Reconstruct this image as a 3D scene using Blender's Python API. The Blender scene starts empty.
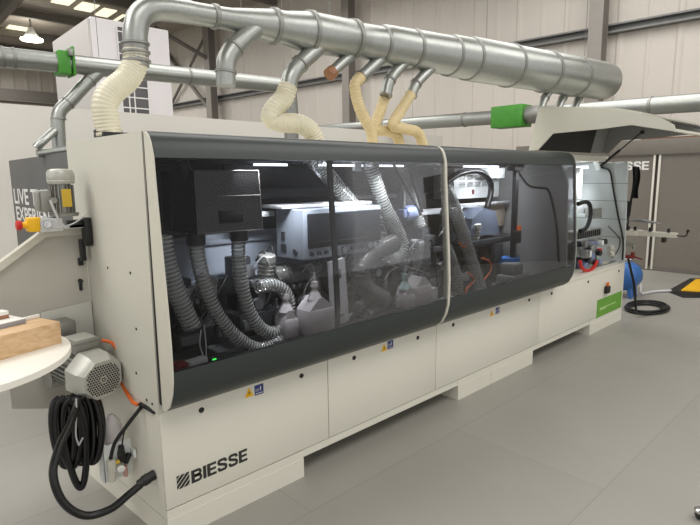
import bpy, bmesh, math, random
from mathutils import Vector, Matrix

random.seed(7)
S = bpy.context.scene
COL = S.collection
PI = math.pi

# ------------------------------------------------------------------ materials
def lin(c):
    return tuple(((v / 255) / 12.92 if v / 255 <= .04045 else ((v / 255 + .055) / 1.055) ** 2.4) for v in c) + (1,)

def base_mat(name):
    m = bpy.data.materials.new(name); m.use_nodes = True
    nt = m.node_tree; b = nt.nodes['Principled BSDF']
    return m, nt, b

def mat(name, rgb, rough=.5, metal=0, noise=.0, nscale=8, bump=0, bscale=200, emit=None, estr=0, spec=.5, coat=0, trans=0, alpha=1):
    m, nt, b = base_mat(name)
    c = lin(rgb)
    b.inputs['Base Color'].default_value = c
    b.inputs['Roughness'].default_value = rough
    b.inputs['Metallic'].default_value = metal
    b.inputs['Specular IOR Level'].default_value = spec
    b.inputs['Coat Weight'].default_value = coat
    b.inputs['Transmission Weight'].default_value = trans
    b.inputs['Alpha'].default_value = alpha
    tc = nt.nodes.new('ShaderNodeTexCoord')
    if noise:
        n = nt.nodes.new('ShaderNodeTexNoise'); n.inputs['Scale'].default_value = nscale; n.inputs['Detail'].default_value = 5
        nt.links.new(tc.outputs['Object'], n.inputs['Vector'])
        r = nt.nodes.new('ShaderNodeValToRGB')
        r.color_ramp.elements[0].position = .3; r.color_ramp.elements[1].position = .7
        r.color_ramp.elements[0].color = tuple(v * (1 - noise) for v in c[:3]) + (1,)
        r.color_ramp.elements[1].color = tuple(min(1, v * (1 + noise)) for v in c[:3]) + (1,)
        nt.links.new(n.outputs['Fac'], r.inputs['Fac']); nt.links.new(r.outputs['Color'], b.inputs['Base Color'])
    if bump:
        n2 = nt.nodes.new('ShaderNodeTexNoise'); n2.inputs['Scale'].default_value = bscale
        nt.links.new(tc.outputs['Object'], n2.inputs['Vector'])
        bp = nt.nodes.new('ShaderNodeBump'); bp.inputs['Strength'].default_value = bump; bp.inputs['Distance'].default_value = .002
        nt.links.new(n2.outputs['Fac'], bp.inputs['Height']); nt.links.new(bp.outputs['Normal'], b.inputs['Normal'])
    if emit:
        b.inputs['Emission Color'].default_value = lin(emit); b.inputs['Emission Strength'].default_value = estr
    return m

def galv(name, rgb, rough=.36):
    m, nt, b = base_mat(name)
    tc = nt.nodes.new('ShaderNodeTexCoord')
    v = nt.nodes.new('ShaderNodeTexVoronoi'); v.inputs['Scale'].default_value = 70
    nt.links.new(tc.outputs['Object'], v.inputs['Vector'])
    r = nt.nodes.new('ShaderNodeValToRGB')
    c = lin(rgb)
    r.color_ramp.elements[0].color = tuple(x * .93 for x in c[:3]) + (1,)
    r.color_ramp.elements[1].color = tuple(min(1, x * 1.06) for x in c[:3]) + (1,)
    nt.links.new(v.outputs['Color'], r.inputs['Fac']); nt.links.new(r.outputs['Color'], b.inputs['Base Color'])
    n = nt.nodes.new('ShaderNodeTexNoise'); n.inputs['Scale'].default_value = 3
    nt.links.new(tc.outputs['Object'], n.inputs['Vector'])
    mr = nt.nodes.new('ShaderNodeMapRange'); mr.inputs['To Min'].default_value = rough - .1; mr.inputs['To Max'].default_value = rough + .12
    nt.links.new(n.outputs['Fac'], mr.inputs['Value']); nt.links.new(mr.outputs['Result'], b.inputs['Roughness'])
    b.inputs['Metallic'].default_value = .85
    return m

def seethrough(name, tint, glossw, rough=.05, body=None, bodyw=0.0):
    """clear plastic / glass: straight-through transparency, fresnel reflection and a little body colour"""
    m, nt, b = base_mat(name); nt.nodes.remove(b)
    out = nt.nodes['Material Output']
    t = nt.nodes.new('ShaderNodeBsdfTransparent'); t.inputs['Color'].default_value = tint + (1,)
    g = nt.nodes.new('ShaderNodeBsdfGlossy'); g.inputs['Roughness'].default_value = rough
    last = t
    if body:
        d = nt.nodes.new('ShaderNodeBsdfDiffuse'); d.inputs['Color'].default_value = lin(body)
        mx = nt.nodes.new('ShaderNodeMixShader'); mx.inputs[0].default_value = bodyw
        nt.links.new(t.outputs[0], mx.inputs[1]); nt.links.new(d.outputs[0], mx.inputs[2]); last = mx
    f = nt.nodes.new('ShaderNodeFresnel'); f.inputs['IOR'].default_value = 1.45
    ml = nt.nodes.new('ShaderNodeMath'); ml.operation = 'MULTIPLY'; ml.inputs[1].default_value = glossw
    nt.links.new(f.outputs[0], ml.inputs[0])
    m2 = nt.nodes.new('ShaderNodeMixShader')
    nt.links.new(ml.outputs[0], m2.inputs[0]); nt.links.new(last.outputs[0], m2.inputs[1]); nt.links.new(g.outputs[0], m2.inputs[2])
    nt.links.new(m2.outputs[0], out.inputs['Surface'])
    return m

def wood(name, a, bcol, scale=(1, 14, 14)):
    m, nt, b = base_mat(name)
    tc = nt.nodes.new('ShaderNodeTexCoord'); mp = nt.nodes.new('ShaderNodeMapping'); mp.inputs['Scale'].default_value = scale
    nt.links.new(tc.outputs['Object'], mp.inputs['Vector'])
    n = nt.nodes.new('ShaderNodeTexNoise'); n.inputs['Scale'].default_value = 5; n.inputs['Detail'].default_value = 8; n.inputs['Distortion'].default_value = .6
    nt.links.new(mp.outputs[0], n.inputs['Vector'])
    r = nt.nodes.new('ShaderNodeValToRGB'); r.color_ramp.elements[0].position = .35; r.color_ramp.elements[1].position = .68
    r.color_ramp.elements[0].color = lin(bcol); r.color_ramp.elements[1].color = lin(a)
    nt.links.new(n.outputs['Fac'], r.inputs['Fac']); nt.links.new(r.outputs['Color'], b.inputs['Base Color'])
    b.inputs['Roughness'].default_value = .5
    return m

def floor_mat():
    m, nt, b = base_mat('vinyl floor boards')
    tc = nt.nodes.new('ShaderNodeTexCoord')
    sep = nt.nodes.new('ShaderNodeSeparateXYZ'); nt.links.new(tc.outputs['Object'], sep.inputs[0])
    # board seams along x every 0.92 m and cross seams every 2.44 m, staggered
    def math_(op, a, bv=None):
        n = nt.nodes.new('ShaderNodeMath'); n.operation = op
        if isinstance(a, (int, float)): n.inputs[0].default_value = a
        else: nt.links.new(a, n.inputs[0])
        if bv is not None:
            if isinstance(bv, (int, float)): n.inputs[1].default_value = bv
            else: nt.links.new(bv, n.inputs[1])
        return n.outputs[0]
    yy = math_('DIVIDE', math_('ADD', sep.outputs['Y'], 50 * .92 + .27), .92)
    fy = math_('FRACT', yy); row = math_('FLOOR', yy)
    xx = math_('ADD', math_('DIVIDE', math_('ADD', sep.outputs['X'], 60.4), 2.44), math_('MULTIPLY', row, .5))
    fx = math_('FRACT', xx); colr = math_('FLOOR', xx)
    sy = math_('LESS_THAN', fy, .0055)
    sx = math_('LESS_THAN', fx, .0016)
    seam = math_('MAXIMUM', sy, sx)
    wn = nt.nodes.new('ShaderNodeTexWhiteNoise'); wn.noise_dimensions = '2D'
    cmb = nt.nodes.new('ShaderNodeCombineXYZ'); nt.links.new(row, cmb.inputs[0]); nt.links.new(colr, cmb.inputs[1])
    nt.links.new(cmb.outputs[0], wn.inputs['Vector'])
    n = nt.nodes.new('ShaderNodeTexNoise'); n.inputs['Scale'].default_value = 1.6; n.inputs['Detail'].default_value = 6
    nt.links.new(tc.outputs['Object'], n.inputs['Vector'])
    val = math_('ADD', math_('MULTIPLY', n.outputs['Fac'], .16), math_('MULTIPLY', wn.outputs['Value'], .07))
    val = math_('ADD', val, .84)
    val = math_('MULTIPLY', val, math_('SUBTRACT', 1, math_('MULTIPLY', seam, .22)))
    mx = nt.nodes.new('ShaderNodeVectorMath'); mx.operation = 'SCALE'
    mx.inputs[0].default_value = lin(FLOOR_RGB)[:3]
    nt.links.new(val, mx.inputs['Scale']); nt.links.new(mx.outputs[0], b.inputs['Base Color'])
    n3 = nt.nodes.new('ShaderNodeTexNoise'); n3.inputs['Scale'].default_value = 2.3
    nt.links.new(tc.outputs['Object'], n3.inputs['Vector'])
    mr = nt.nodes.new('ShaderNodeMapRange'); mr.inputs['To Min'].default_value = .34; mr.inputs['To Max'].default_value = .52
    nt.links.new(n3.outputs['Fac'], mr.inputs['Value']); nt.links.new(mr.outputs[0], b.inputs['Roughness'])
    return m

FLOOR_RGB = (158, 155, 148)
M = {}
M['white'] = mat('cream machine paint', (222, 219, 206), .42, noise=.015, nscale=2, bump=.12, bscale=600)
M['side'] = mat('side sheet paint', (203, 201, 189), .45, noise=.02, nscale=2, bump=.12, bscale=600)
M['seam'] = mat('shadow gap', (60, 58, 54), .8)
M['hood'] = mat('charcoal hood paint', (48, 54, 54), .36, noise=.03, bump=.1, bscale=500)
M['trim'] = mat('pale trim', (206, 203, 190), .4, noise=.02)
M['glass'] = seethrough('tinted window', (.77, .77, .785), .32, .015)
M['smoke'] = seethrough('smoked plastic', (.16, .16, .155), 1.3, .05, (40, 40, 38), .25)
M['clear'] = seethrough('clear hose plastic', (.86, .87, .85), 1.5, .10, (205, 208, 202), .20)
M['greyhose'] = seethrough('greyish hose plastic', (.8, .8, .78), 1.0, .2, (104, 103, 99), .6)
M['cream'] = mat('cream hose plastic', (216, 210, 188), .38, noise=.04, nscale=12)
M['yellowhose'] = mat('yellowed hose plastic', (216, 197, 152), .4, noise=.05, nscale=12)
M['galv'] = galv('galvanised steel', (168, 171, 167), .34)
M['galvdark'] = galv('dull galvanised steel', (150, 150, 146), .45)
M['alu'] = mat('cast aluminium', (150, 150, 144), .42, .55, noise=.06, nscale=20, bump=.2, bscale=300)
M['alubright'] = mat('pale aluminium paint', (186, 186, 178), .38, .35, noise=.04, nscale=15)
M['steel'] = mat('machined steel', (170, 172, 174), .3, .9, noise=.05, nscale=30)
M['darkmetal'] = mat('dark machine metal', (48, 50, 54), .45, .4, noise=.15, nscale=20)
M['black'] = mat('black plastic', (22, 22, 23), .42, noise=.1, nscale=20)
M['blackhose'] = mat('black hose rubber', (10, 10, 11), .26, noise=.1, nscale=30)
M['pit'] = mat('dark recess', (20, 20, 22), .8, noise=.1)
M['bluegrey'] = mat('blue grey enamel', (150, 158, 168), .4, noise=.03)
M['boxgrey'] = mat('pale grey enamel', (196, 197, 198), .4, noise=.03)
M['boxwhite'] = mat('white enamel', (226, 230, 228), .4, noise=.02)
M['midgrey'] = mat('mid grey enamel', (112, 114, 114), .45, noise=.03)
M['orange'] = mat('orange cable', (222, 104, 34), .45, noise=.05)
M['yellow'] = mat('safety yellow', (240, 184, 18), .5, noise=.03)
M['yellowlabel'] = mat('ochre label', (206, 172, 52), .5, noise=.05)
M['red'] = mat('red plastic', (196, 34, 32), .4, noise=.05)
M['redbrown'] = mat('brown red part', (120, 40, 34), .45, noise=.1)
M['blue'] = mat('blue tank paint', (52, 104, 172), .35, noise=.05)
M['bluelabel'] = mat('blue label', (34, 52, 120), .4, noise=.03)
M['lilac'] = mat('lilac grey metal', (150, 164, 205), .35, .4, noise=.08, nscale=20)
M['green'] = mat('green label', (104, 160, 54), .5, noise=.03)
M['gate'] = mat('green slide gate', (66, 142, 44), .45, noise=.12, nscale=10)
M['ink'] = mat('dark lettering', (44, 43, 40), .6, noise=.02)
M['paper'] = mat('white lettering', (238, 238, 236), .6, noise=.01)
M['palegreen'] = mat('pale lettering', (170, 205, 130), .6, noise=.01)
M['taupe'] = mat('taupe booth laminate', (122, 116, 108), .55, noise=.02)
M['slate'] = mat('slate banner print', (92, 92, 92), .6, noise=.02)
M['offwhite'] = mat('off white partition', (214, 210, 203), .6, noise=.015, nscale=1)
M['post'] = mat('white post', (226, 222, 212), .5, noise=.02)
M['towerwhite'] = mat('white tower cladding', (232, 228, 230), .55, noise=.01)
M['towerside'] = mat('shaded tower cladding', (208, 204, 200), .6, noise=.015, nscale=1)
M['windowprint'] = mat('dark window print', (92, 88, 92), .5, noise=.2, nscale=4)
M['cladding'] = mat('cream wall cladding', (216, 209, 200), .6, noise=.02, nscale=1)
M['greycladding'] = mat('grey end cladding', (186, 178, 168), .6, noise=.03, nscale=1)
M['rail'] = mat('galvanised purlin', (128, 128, 126), .5, .3, noise=.08)
M['column'] = mat('grey column paint', (150, 144, 138), .55, noise=.03)
M['columndark'] = mat('dark column paint', (112, 107, 102), .55, noise=.03)
M['roof'] = mat('grey roof liner', (176, 168, 158), .7, noise=.03, nscale=1)
M['rafter'] = mat('dark rafter steel', (112, 107, 100), .6, noise=.04)
M['skylight'] = mat('daylight panel', (255, 250, 225), .5, emit=(255, 248, 215), estr=1.0)
M['lampglow'] = mat('lamp glow', (255, 255, 250), .5, emit=(255, 250, 235), estr=25)
M['led'] = mat('light bar glow', (255, 255, 255), .5, emit=(235, 243, 255), estr=5)
M['greenled'] = mat('green indicator', (90, 240, 110), .5, emit=(60, 255, 90), estr=2.0)
M['oak'] = wood('oak veneer', (216, 184, 146), (194, 158, 116))
M['brownwood'] = wood('dark edge wood', (140, 96, 66), (108, 70, 46))
M['tabletop'] = mat('white table laminate', (236, 232, 222), .4, noise=.01)
M['board'] = mat('white sample board', (232, 230, 224), .45, noise=.01)
M['boardedge'] = mat('grey board edge', (150, 150, 156), .5, noise=.03)
M['jug'] = seethrough('milky jug plastic', (.72, .70, .70), .7, .3, (222, 216, 216), .72)
M['teal'] = seethrough('pale teal bottle', (.62, .76, .76), .8, .2, (196, 224, 222), .7)
M['cloth'] = mat('black cloth', (20, 19, 20), .9, noise=.2, nscale=20, bump=.6, bscale=60)
M['greycloth'] = mat('slate bag cloth', (62, 70, 84), .8, noise=.1, nscale=12, bump=.5, bscale=40)
M['chrome'] = mat('chrome', (210, 210, 212), .15, 1.0, noise=.02)
M['plywood'] = wood('ply edge', (170, 120, 84), (140, 96, 66))
M['beige'] = mat('beige panel', (178, 166, 146), .5, noise=.04)
M['floor'] = floor_mat()
M['canopyin'] = mat('canopy lining', (138, 138, 135), .5, noise=.02)
M['glossblack'] = mat('glossy black plastic', (18, 18, 18), .12, noise=.1, coat=.6)
M['pink'] = mat('pinkish bowl plastic', (196, 150, 140), .4, noise=.05)
M['palegrey'] = mat('pale partition paint', (168, 169, 168), .45, noise=.03)
M['guardsheet'] = mat('grey guard paint', (188, 184, 175), .45, noise=.02)  # plain colour, greyer than the other sheets
M['guard'] = mat('glossy guard sheet', (205, 204, 197), .12, noise=.01, coat=.5)
M['cellwall'] = mat('bluish cell wall paint', (200, 205, 204), .45, noise=.02)
M['rib'] = seethrough('hose rib', (.80, .81, .80), 1.7, .12, (225, 228, 222), .50)

# ------------------------------------------------------------------ mesh tools
ROOT = {}      # object name -> world location of its root

class MB:
    def __init__(s): s.v = []; s.f = []; s.mi = []; s.mats = []; s.cur = 0
    def use(s, m):
        if m not in s.mats: s.mats.append(m)
        s.cur = s.mats.index(m); return s
    def add(s, vs, fs):
        o = len(s.v); s.v += [tuple(p) for p in vs]
        for f in fs: s.f.append(tuple(o + i for i in f)); s.mi.append(s.cur)
        return s
    def box(s, a, b, bev=0):
        x0, x1 = sorted((a[0], b[0])); y0, y1 = sorted((a[1], b[1])); z0, z1 = sorted((a[2], b[2]))
        if bev <= 0:
            vs = [(x0,y0,z0),(x1,y0,z0),(x1,y1,z0),(x0,y1,z0),(x0,y0,z1),(x1,y0,z1),(x1,y1,z1),(x0,y1,z1)]
            return s.add(vs, [(3,2,1,0),(4,5,6,7),(0,1,5,4),(1,2,6,5),(2,3,7,6),(3,0,4,7)])
        bev = min(bev, (x1-x0)*.45, (y1-y0)*.45, (z1-z0)*.45)
        bm = bmesh.new(); bmesh.ops.create_cube(bm, size=1)
        for v in bm.verts: v.co = Vector(((x0+x1)/2 + v.co.x*(x1-x0), (y0+y1)/2 + v.co.y*(y1-y0), (z0+z1)/2 + v.co.z*(z1-z0)))
        bmesh.ops.bevel(bm, geom=bm.edges[:], offset=bev, segments=2, affect='EDGES', profile=.5)
        bm.verts.index_update()
        s.add([v.co[:] for v in bm.verts], [[v.index for v in f.verts] for f in bm.faces]); bm.free(); return s
    def obox(s, c, size, rot, bev=0):
        """box centred at c, turned by a 3x3 matrix"""
        t = MB(); t.box((-size[0]/2,-size[1]/2,-size[2]/2),(size[0]/2,size[1]/2,size[2]/2), bev)
        R = rot; C = Vector(c)
        return s.add([tuple(R @ Vector(p) + C) for p in t.v], t.f)
    def prism(s, poly, axis, a, b):
        """2-D polygon pushed along an axis; poly in the two other axes in xyz order"""
        def P(u, w, t): return {'x': (t,u,w), 'y': (u,t,w), 'z': (u,w,t)}[axis]
        n = len(poly)
        vs = [P(u,w,a) for u,w in poly] + [P(u,w,b) for u,w in poly]
        fs = [tuple(range(n))[::-1], tuple(range(n,2*n))] + [(i,(i+1)%n,n+(i+1)%n,n+i) for i in range(n)]
        return s.add(vs, fs)
    def sheet(s, prof, axis, a, b, th, nrm=(1,0)):
        """an open 2-D profile thickened by th and pushed along an axis"""
        pts = [Vector(p) for p in prof]; n = len(pts); inn = []
        for i in range(n):
            t = (pts[min(i+1,n-1)] - pts[max(i-1,0)]).normalized()
            nn = Vector((t.y, -t.x))
            inn.append(pts[i] + nn*th)
        poly = [tuple(p) for p in pts]; ipoly = [tuple(p) for p in inn]
        def P(u, w, t): return {'x': (t,u,w), 'y': (u,t,w), 'z': (u,w,t)}[axis]
        vs = [P(*p,a) for p in poly]+[P(*p,a) for p in ipoly]+[P(*p,b) for p in poly]+[P(*p,b) for p in ipoly]
        fs = []
        for i in range(n-1):
            fs += [(i,i+1,2*n+i+1,2*n+i),(n+i+1,n+i,3*n+i,3*n+i+1),(i,n+i,n+i+1,i+1),(2*n+i,2*n+i+1,3*n+i+1,3*n+i)]
        fs += [(0,2*n,3*n,n),(n-1,2*n-1,4*n-1,3*n-1)]
        return s.add(vs, fs)
    def tube(s, pts, r, seg=12, sub=6, rib=0, pitch=.012, caps=True, smooth=True, rfun=None, ribm=None):
        P = [Vector(p) for p in pts]
        if smooth and len(P) > 2:
            Q = []
            for i in range(len(P)-1):
                p0 = P[i-1] if i > 0 else P[i]*2-P[i+1]; p1 = P[i]; p2 = P[i+1]; p3 = P[i+2] if i+2 < len(P) else P[i+1]*2-P[i]
                for k in range(sub):
                    t = k/sub
                    Q.append(.5*((2*p1)+(p2-p0)*t+(2*p0-5*p1+4*p2-p3)*t*t+(3*p1-p0-3*p2+p3)*t**3))
            Q.append(P[-1]); P = Q
        if rib:
            L = [0]
            for i in range(1,len(P)): L.append(L[-1]+(P[i]-P[i-1]).length)
            n = max(8, int(L[-1]/pitch*4)); Q = []; j = 0
            for k in range(n+1):
                d = L[-1]*k/n
                while j < len(P)-2 and L[j+1] < d: j += 1
                t = (d-L[j])/max(1e-9, L[j+1]-L[j]); Q.append(P[j].lerp(P[j+1], t))
            P = Q
        n = len(P); tang = [(P[min(i+1,n-1)]-P[max(i-1,0)]).normalized() for i in range(n)]
        ref = Vector((0,0,1)) if abs(tang[0].z) < .9 else Vector((1,0,0))
        u = tang[0].cross(ref).normalized(); vs = []
        for i in range(n):
            u = (u - tang[i]*u.dot(tang[i])).normalized(); w = tang[i].cross(u)
            rr = r if not isinstance(r, (list,tuple)) else r[0]+(r[1]-r[0])*i/(n-1)
            if rfun: rr = rfun(i/(n-1))
            if rib: rr *= 1+rib*(0,1,0,-1)[i%4]
            for k in range(seg):
                a = 2*PI*k/seg; vs.append(P[i]+u*math.cos(a)*rr+w*math.sin(a)*rr)
        fs = []; mis = []
        for i in range(n-1):
            for k in range(seg):
                fs.append((i*seg+k, i*seg+(k+1)%seg, (i+1)*seg+(k+1)%seg, (i+1)*seg+k)); mis.append(i)
        if ribm:
            o = len(s.f); s.add(vs, fs); s.use(ribm); mi = s.cur
            for j, i in enumerate(mis):
                if i%4 in (0,1): s.mi[o+j] = mi
            return s
        if caps: fs += [tuple(range(seg))[::-1], tuple(range((n-1)*seg, n*seg))]
        return s.add(vs, fs)
    def lathe(s, prof, o, d, seg=24, rot=0):
        """profile of (distance along axis, radius) turned about the axis d through o"""
        o = Vector(o); d = Vector(d).normalized()
        ref = Vector((0,0,1)) if abs(d.z) < .9 else Vector((1,0,0))
        u = d.cross(ref).normalized(); w = d.cross(u); vs = []
        for h, r in prof:
            for k in range(seg):
                a = 2*PI*k/seg+rot; vs.append(o+d*h+(u*math.cos(a)+w*math.sin(a))*max(r,1e-4))
        n = len(prof); fs = []
        for i in range(n-1):
            for k in range(seg): fs.append((i*seg+k, (i+1)*seg+k, (i+1)*seg+(k+1)%seg, i*seg+(k+1)%seg))
        fs += [tuple(range(seg)), tuple(range((n-1)*seg, n*seg))[::-1]]
        return s.add(vs, fs)
    def cyl(s, a, b, r, seg=16, r2=None):
        a = Vector(a); b = Vector(b)
        return s.lathe([(0,r),((b-a).length, r if r2 is None else r2)], a, b-a, seg)
    def poly(s, pts): return s.add(pts, [tuple(range(len(pts)))])
    def build(s, name, m=None, parent=None, smooth=35, kind=None):
        if m is not None and not s.mats: s.mats = [m]
        off = ROOT.get(parent.name, Vector()) if parent else Vector()
        me = bpy.data.meshes.new(name)
        me.from_pydata([tuple(Vector(p)-off) for p in s.v], [], s.f)
        for k in s.mats: me.materials.append(M[k] if isinstance(k, str) else k)
        for p, i in zip(me.polygons, s.mi): p.material_index = i
        me.update()
        bm = bmesh.new(); bm.from_mesh(me); bmesh.ops.recalc_face_normals(bm, faces=bm.faces); bm.to_mesh(me); bm.free()
        if smooth:
            for p in me.polygons: p.use_smooth = True
            me.set_sharp_from_angle(angle=math.radians(smooth))
        o = bpy.data.objects.new(name, me); COL.objects.link(o)
        if parent: o.parent = parent; ROOT[o.name] = off
        else: ROOT[o.name] = Vector()
        if kind: o['kind'] = kind
        return o

class MBo(MB):
    """a builder that shifts everything it makes"""
    def __init__(s, dx, dy, dz): MB.__init__(s); s.d = (dx,dy,dz)
    def build(s, *a, **k):
        s.v = [(x+s.d[0],y+s.d[1],z+s.d[2]) for x,y,z in s.v]; return MB.build(s,*a,**k)

def thing(name, loc, label, cat, group=None):
    o = bpy.data.objects.new(name, None); COL.objects.link(o); o.location = loc
    o.empty_display_size = .1
    o['label'] = label; o['category'] = cat
    if group: o['group'] = group
    ROOT[o.name] = Vector(loc); return o

def tag(o, label, cat, group=None):
    o['label'] = label; o['category'] = cat
    if group: o['group'] = group
    return o

def text(name, s, o, u, v, w, h, m, parent, bold=.02, spacing=1.0, th=.0012):
    """lettering fitted to a w x h patch from corner o along u (right) and v (up)"""
    c = bpy.data.curves.new(name, 'FONT'); c.body = s; c.offset = bold; c.space_character = spacing; c.space_line = .95; c.fill_mode = 'FRONT'
    t = bpy.data.objects.new(name, c); COL.objects.link(t)
    dg = bpy.context.evaluated_depsgraph_get()
    me0 = bpy.data.meshes.new_from_object(t.evaluated_get(dg))
    vs = [p.co.copy() for p in me0.vertices]; fs = [tuple(p.vertices) for p in me0.polygons]
    bpy.data.objects.remove(t); bpy.data.curves.remove(c); bpy.data.meshes.remove(me0)
    x0 = min(p.x for p in vs); x1 = max(p.x for p in vs); y0 = min(p.y for p in vs); y1 = max(p.y for p in vs)
    o = Vector(o); u = Vector(u).normalized(); v = Vector(v).normalized()
    b = MB(); b.add([o+u*((p.x-x0)/(x1-x0)*w)+v*((p.y-y0)/(y1-y0)*h) for p in vs], fs)
    return b.build(name, m, parent, smooth=0)

def stroke(pts, w):
    """quads of a mitred 2-D stroke"""
    P = [Vector(p) for p in pts]; n = len(P); L = []; Rr = []
    for i in range(n):
        d0 = (P[i]-P[i-1]).normalized() if i > 0 else (P[1]-P[0]).normalized()
        d1 = (P[i+1]-P[i]).normalized() if i < n-1 else d0
        n0 = Vector((-d0.y,d0.x)); n1 = Vector((-d1.y,d1.x)); m = (n0+n1).normalized()
        k = (w/2)/max(.5,m.dot(n0)); L.append(P[i]+m*k); Rr.append(P[i]-m*k)
    return [[L[i],L[i+1],Rr[i+1],Rr[i]] for i in range(n-1)]
def rect2(x0, y0, x1, y1): return [[Vector((x0,y0)),Vector((x1,y0)),Vector((x1,y1)),Vector((x0,y1))]]
GLYPH = {
 'I': (.26, rect2(0,0,.26,1)),
 'E': (.76, rect2(0,0,.26,1)+rect2(.26,0,.76,.2)+rect2(.26,.41,.72,.6)+rect2(.26,.8,.76,1)),
 'B': (.86, rect2(0,0,.26,1)+stroke([(.24,.9),(.54,.9),(.66,.87),(.72,.78),(.72,.68),(.66,.58),(.54,.535),(.24,.535)],.2)+stroke([(.24,.505),(.56,.505),(.69,.46),(.75,.36),(.75,.24),(.69,.14),(.56,.1),(.24,.1)],.2)),
 'S': (.86, stroke([(.73,.67),(.73,.76),(.70,.84),(.60,.9),(.26,.9),(.16,.85),(.13,.76),(.15,.65),(.24,.585),(.62,.455),(.71,.38),(.735,.26),(.71,.15),(.61,.1),(.26,.1),(.16,.15),(.13,.24),(.13,.33)],.215)),
}
def block_text(name, word, o, u, v, w, h, m, parent, gap=.07):
    """heavy wide capitals drawn from strokes, fitted to a w x h patch"""
    o = Vector(o); u = Vector(u).normalized(); v = Vector(v).normalized()
    tot = sum(GLYPH[c][0] for c in word)+gap*(len(word)-1); x = 0; b = MB()
    for c in word:
        for q in GLYPH[c][1]: b.poly([o+u*((x+p.x)/tot*w)+v*(p.y*h) for p in q])
        x += GLYPH[c][0]+gap
    return b.build(name, m, parent, smooth=0)

def lerp(a, b, t): return tuple(a[i]+(b[i]-a[i])*t for i in range(3))

# ------------------------------------------------------------------ the hall
b = MB(); b.box((-9,-9,-.05),(14,27,0)); fl = b.build('floor','floor',smooth=0,kind='structure')

def wx(y): return 10.42-.108*y        # the long wall leans a few degrees off the machine axis
b = MB(); prof = []; y = -7.0; k = 0   # vertical cladding sheets with shallow ribs
while y < 24.4:
    prof += [(y,0),(y+.04,-.028),(y+.10,-.028),(y+.14,0),(y+.52,0),(y+.54,-.012),(y+.60,-.012),(y+.62,0)]
    y += 1.0
n = len(prof); vs = []
for (yy,d) in prof: vs += [(wx(yy)+d,yy,0),(wx(yy)+d,yy,8.0)]
b.add(vs, [(2*i,2*i+2,2*i+3,2*i+1) for i in range(n-1)])
b.build('wall_right','cladding',smooth=0,kind='structure')
b = MB(); prof = []; x = -9.0
while x < 8.3:
    prof += [(x,0),(x+.05,-.03),(x+.12,-.03),(x+.17,0)]; x += .5
vs = []
for (xx,d) in prof: vs += [(xx,24+d,0),(xx,24+d,8.0)]
b.add(vs, [(2*i,2*i+1,2*i+3,2*i+2) for i in range(len(prof)-1)])
b.build('wall_back','greycladding',smooth=0,kind='structure')
# ceiling with daylight panels
b = MB(); b.box((-9,-9,7.0),(11.4,27,7.1)); b.build('ceiling','roof',smooth=0,kind='structure')
SKY = ((4.5,16.05,.5,.85),(5.22,16.3,.5,.85),(5.86,16.5,.4,.9),(4.15,20.5,.6,.85),(5.0,21.2,.5,.95),(3.3,20.4,.6,.85),(3.7,15.9,.5,.85),(6.6,16.8,.5,.9),(2.9,15.7,.5,.85))
k = 1
for cx,cy,w_,h_ in SKY:
    b = MB(); b.box((cx-w_/2,cy-h_/2,6.97),(cx+w_/2,cy+h_/2,7.0)); b.build('window_%d'%k,'skylight',smooth=0,kind='structure'); k += 1
k = 1
for yy in (11.6,14.7,17.7,20.6,23.2):
    b = MB(); b.box((-9,yy-.07,6.72),(wx(yy)-.1,yy+.07,6.965)); b.build('trim_%d'%k,'rafter',kind='structure'); k += 1
for xx in (-.8,2.8,6.2):
    b = MB(); b.box((xx-.1,9,6.5),(xx+.1,23.9,6.72)); b.box((xx-.02,9,6.2),(xx+.02,23.9,6.5)); b.box((xx-.1,9,6.12),(xx+.1,23.9,6.2))
    b.build('trim_%d'%k,'rafter',kind='structure'); k += 1
# horizontal sheeting rails on the long wall, eaves beam on the end wall
for zz,hh in ((4.35,.16),(1.9,.16)):
    b = MB()
    ys = (-6.5,24.2)
    for (a0,a1,z0,z1,d0,d1) in ((0,0,zz-hh/2,zz+hh/2,.04,.07),(0,0,zz-hh/2,zz-hh/2+.03,.04,.2),(0,0,zz+hh/2-.03,zz+hh/2,.04,.2)):
        vs = [(wx(y_)-d,y_,z_) for y_ in ys for d in (d0,d1) for z_ in (z0,z1)]
        b.add(vs, [(0,1,3,2),(4,6,7,5),(0,4,5,1),(2,3,7,6),(0,2,6,4),(1,5,7,3)])
    b.build('trim_%d'%k,'rail',smooth=0,kind='structure'); k += 1
b = MB(); b.box((-9,23.6,4.9),(7.6,23.85,5.35)); b.box((-9,23.4,4.85),(7.6,23.9,4.9)); b.build('trim_%d'%k,'rafter',kind='structure'); k += 1

def column(y, label, w=.22, brace=False):
    x = wx(y)-.38
    t = thing('steel_column',(x,y,0),label,'column','steel columns along the cladding wall')
    b = MB(); b.box((x-.13,y-w/2,0),(x-.11,y+w/2,7)); b.box((x+.11,y-w/2,0),(x+.13,y+w/2,7)); b.box((x-.11,y-.008,0),(x+.11,y+.008,7))
    b.box((x-.2,y-.2,0),(x+.2,y+.2,.03))
    b.build('i_beam','column',t)
    b = MB(); b.box((x-.115,y-w/2+.002,0.03),(x+.115,y-w/2+.012,7)); b.build('shaded_side','columndark',t)  # added plate, its darker colour gives the column a shaded side
    if brace:
        b = MB(); b.tube([(x-.05,y,5.6),(x-2.4,y,6.5)],.07,8,smooth=False); b.tube([(x-.05,y,3.9),(x-.05,y+3.2,6.4)],.07,8,smooth=False)
        b.tube([(x-.05,y,6.45),(x-.05,y+3.2,4.3)],.05,8,smooth=False); b.build('brace','columndark',t)
column(2.32,'pale grey steel column rising behind the wide closed end of the overhead duct',.26)
column(8.5,'brownish steel column behind the yellowed hoses, middle of the wall columns',.26)
column(14.6,'far steel column with diagonal braces beside the white tower',.34,True)

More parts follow.
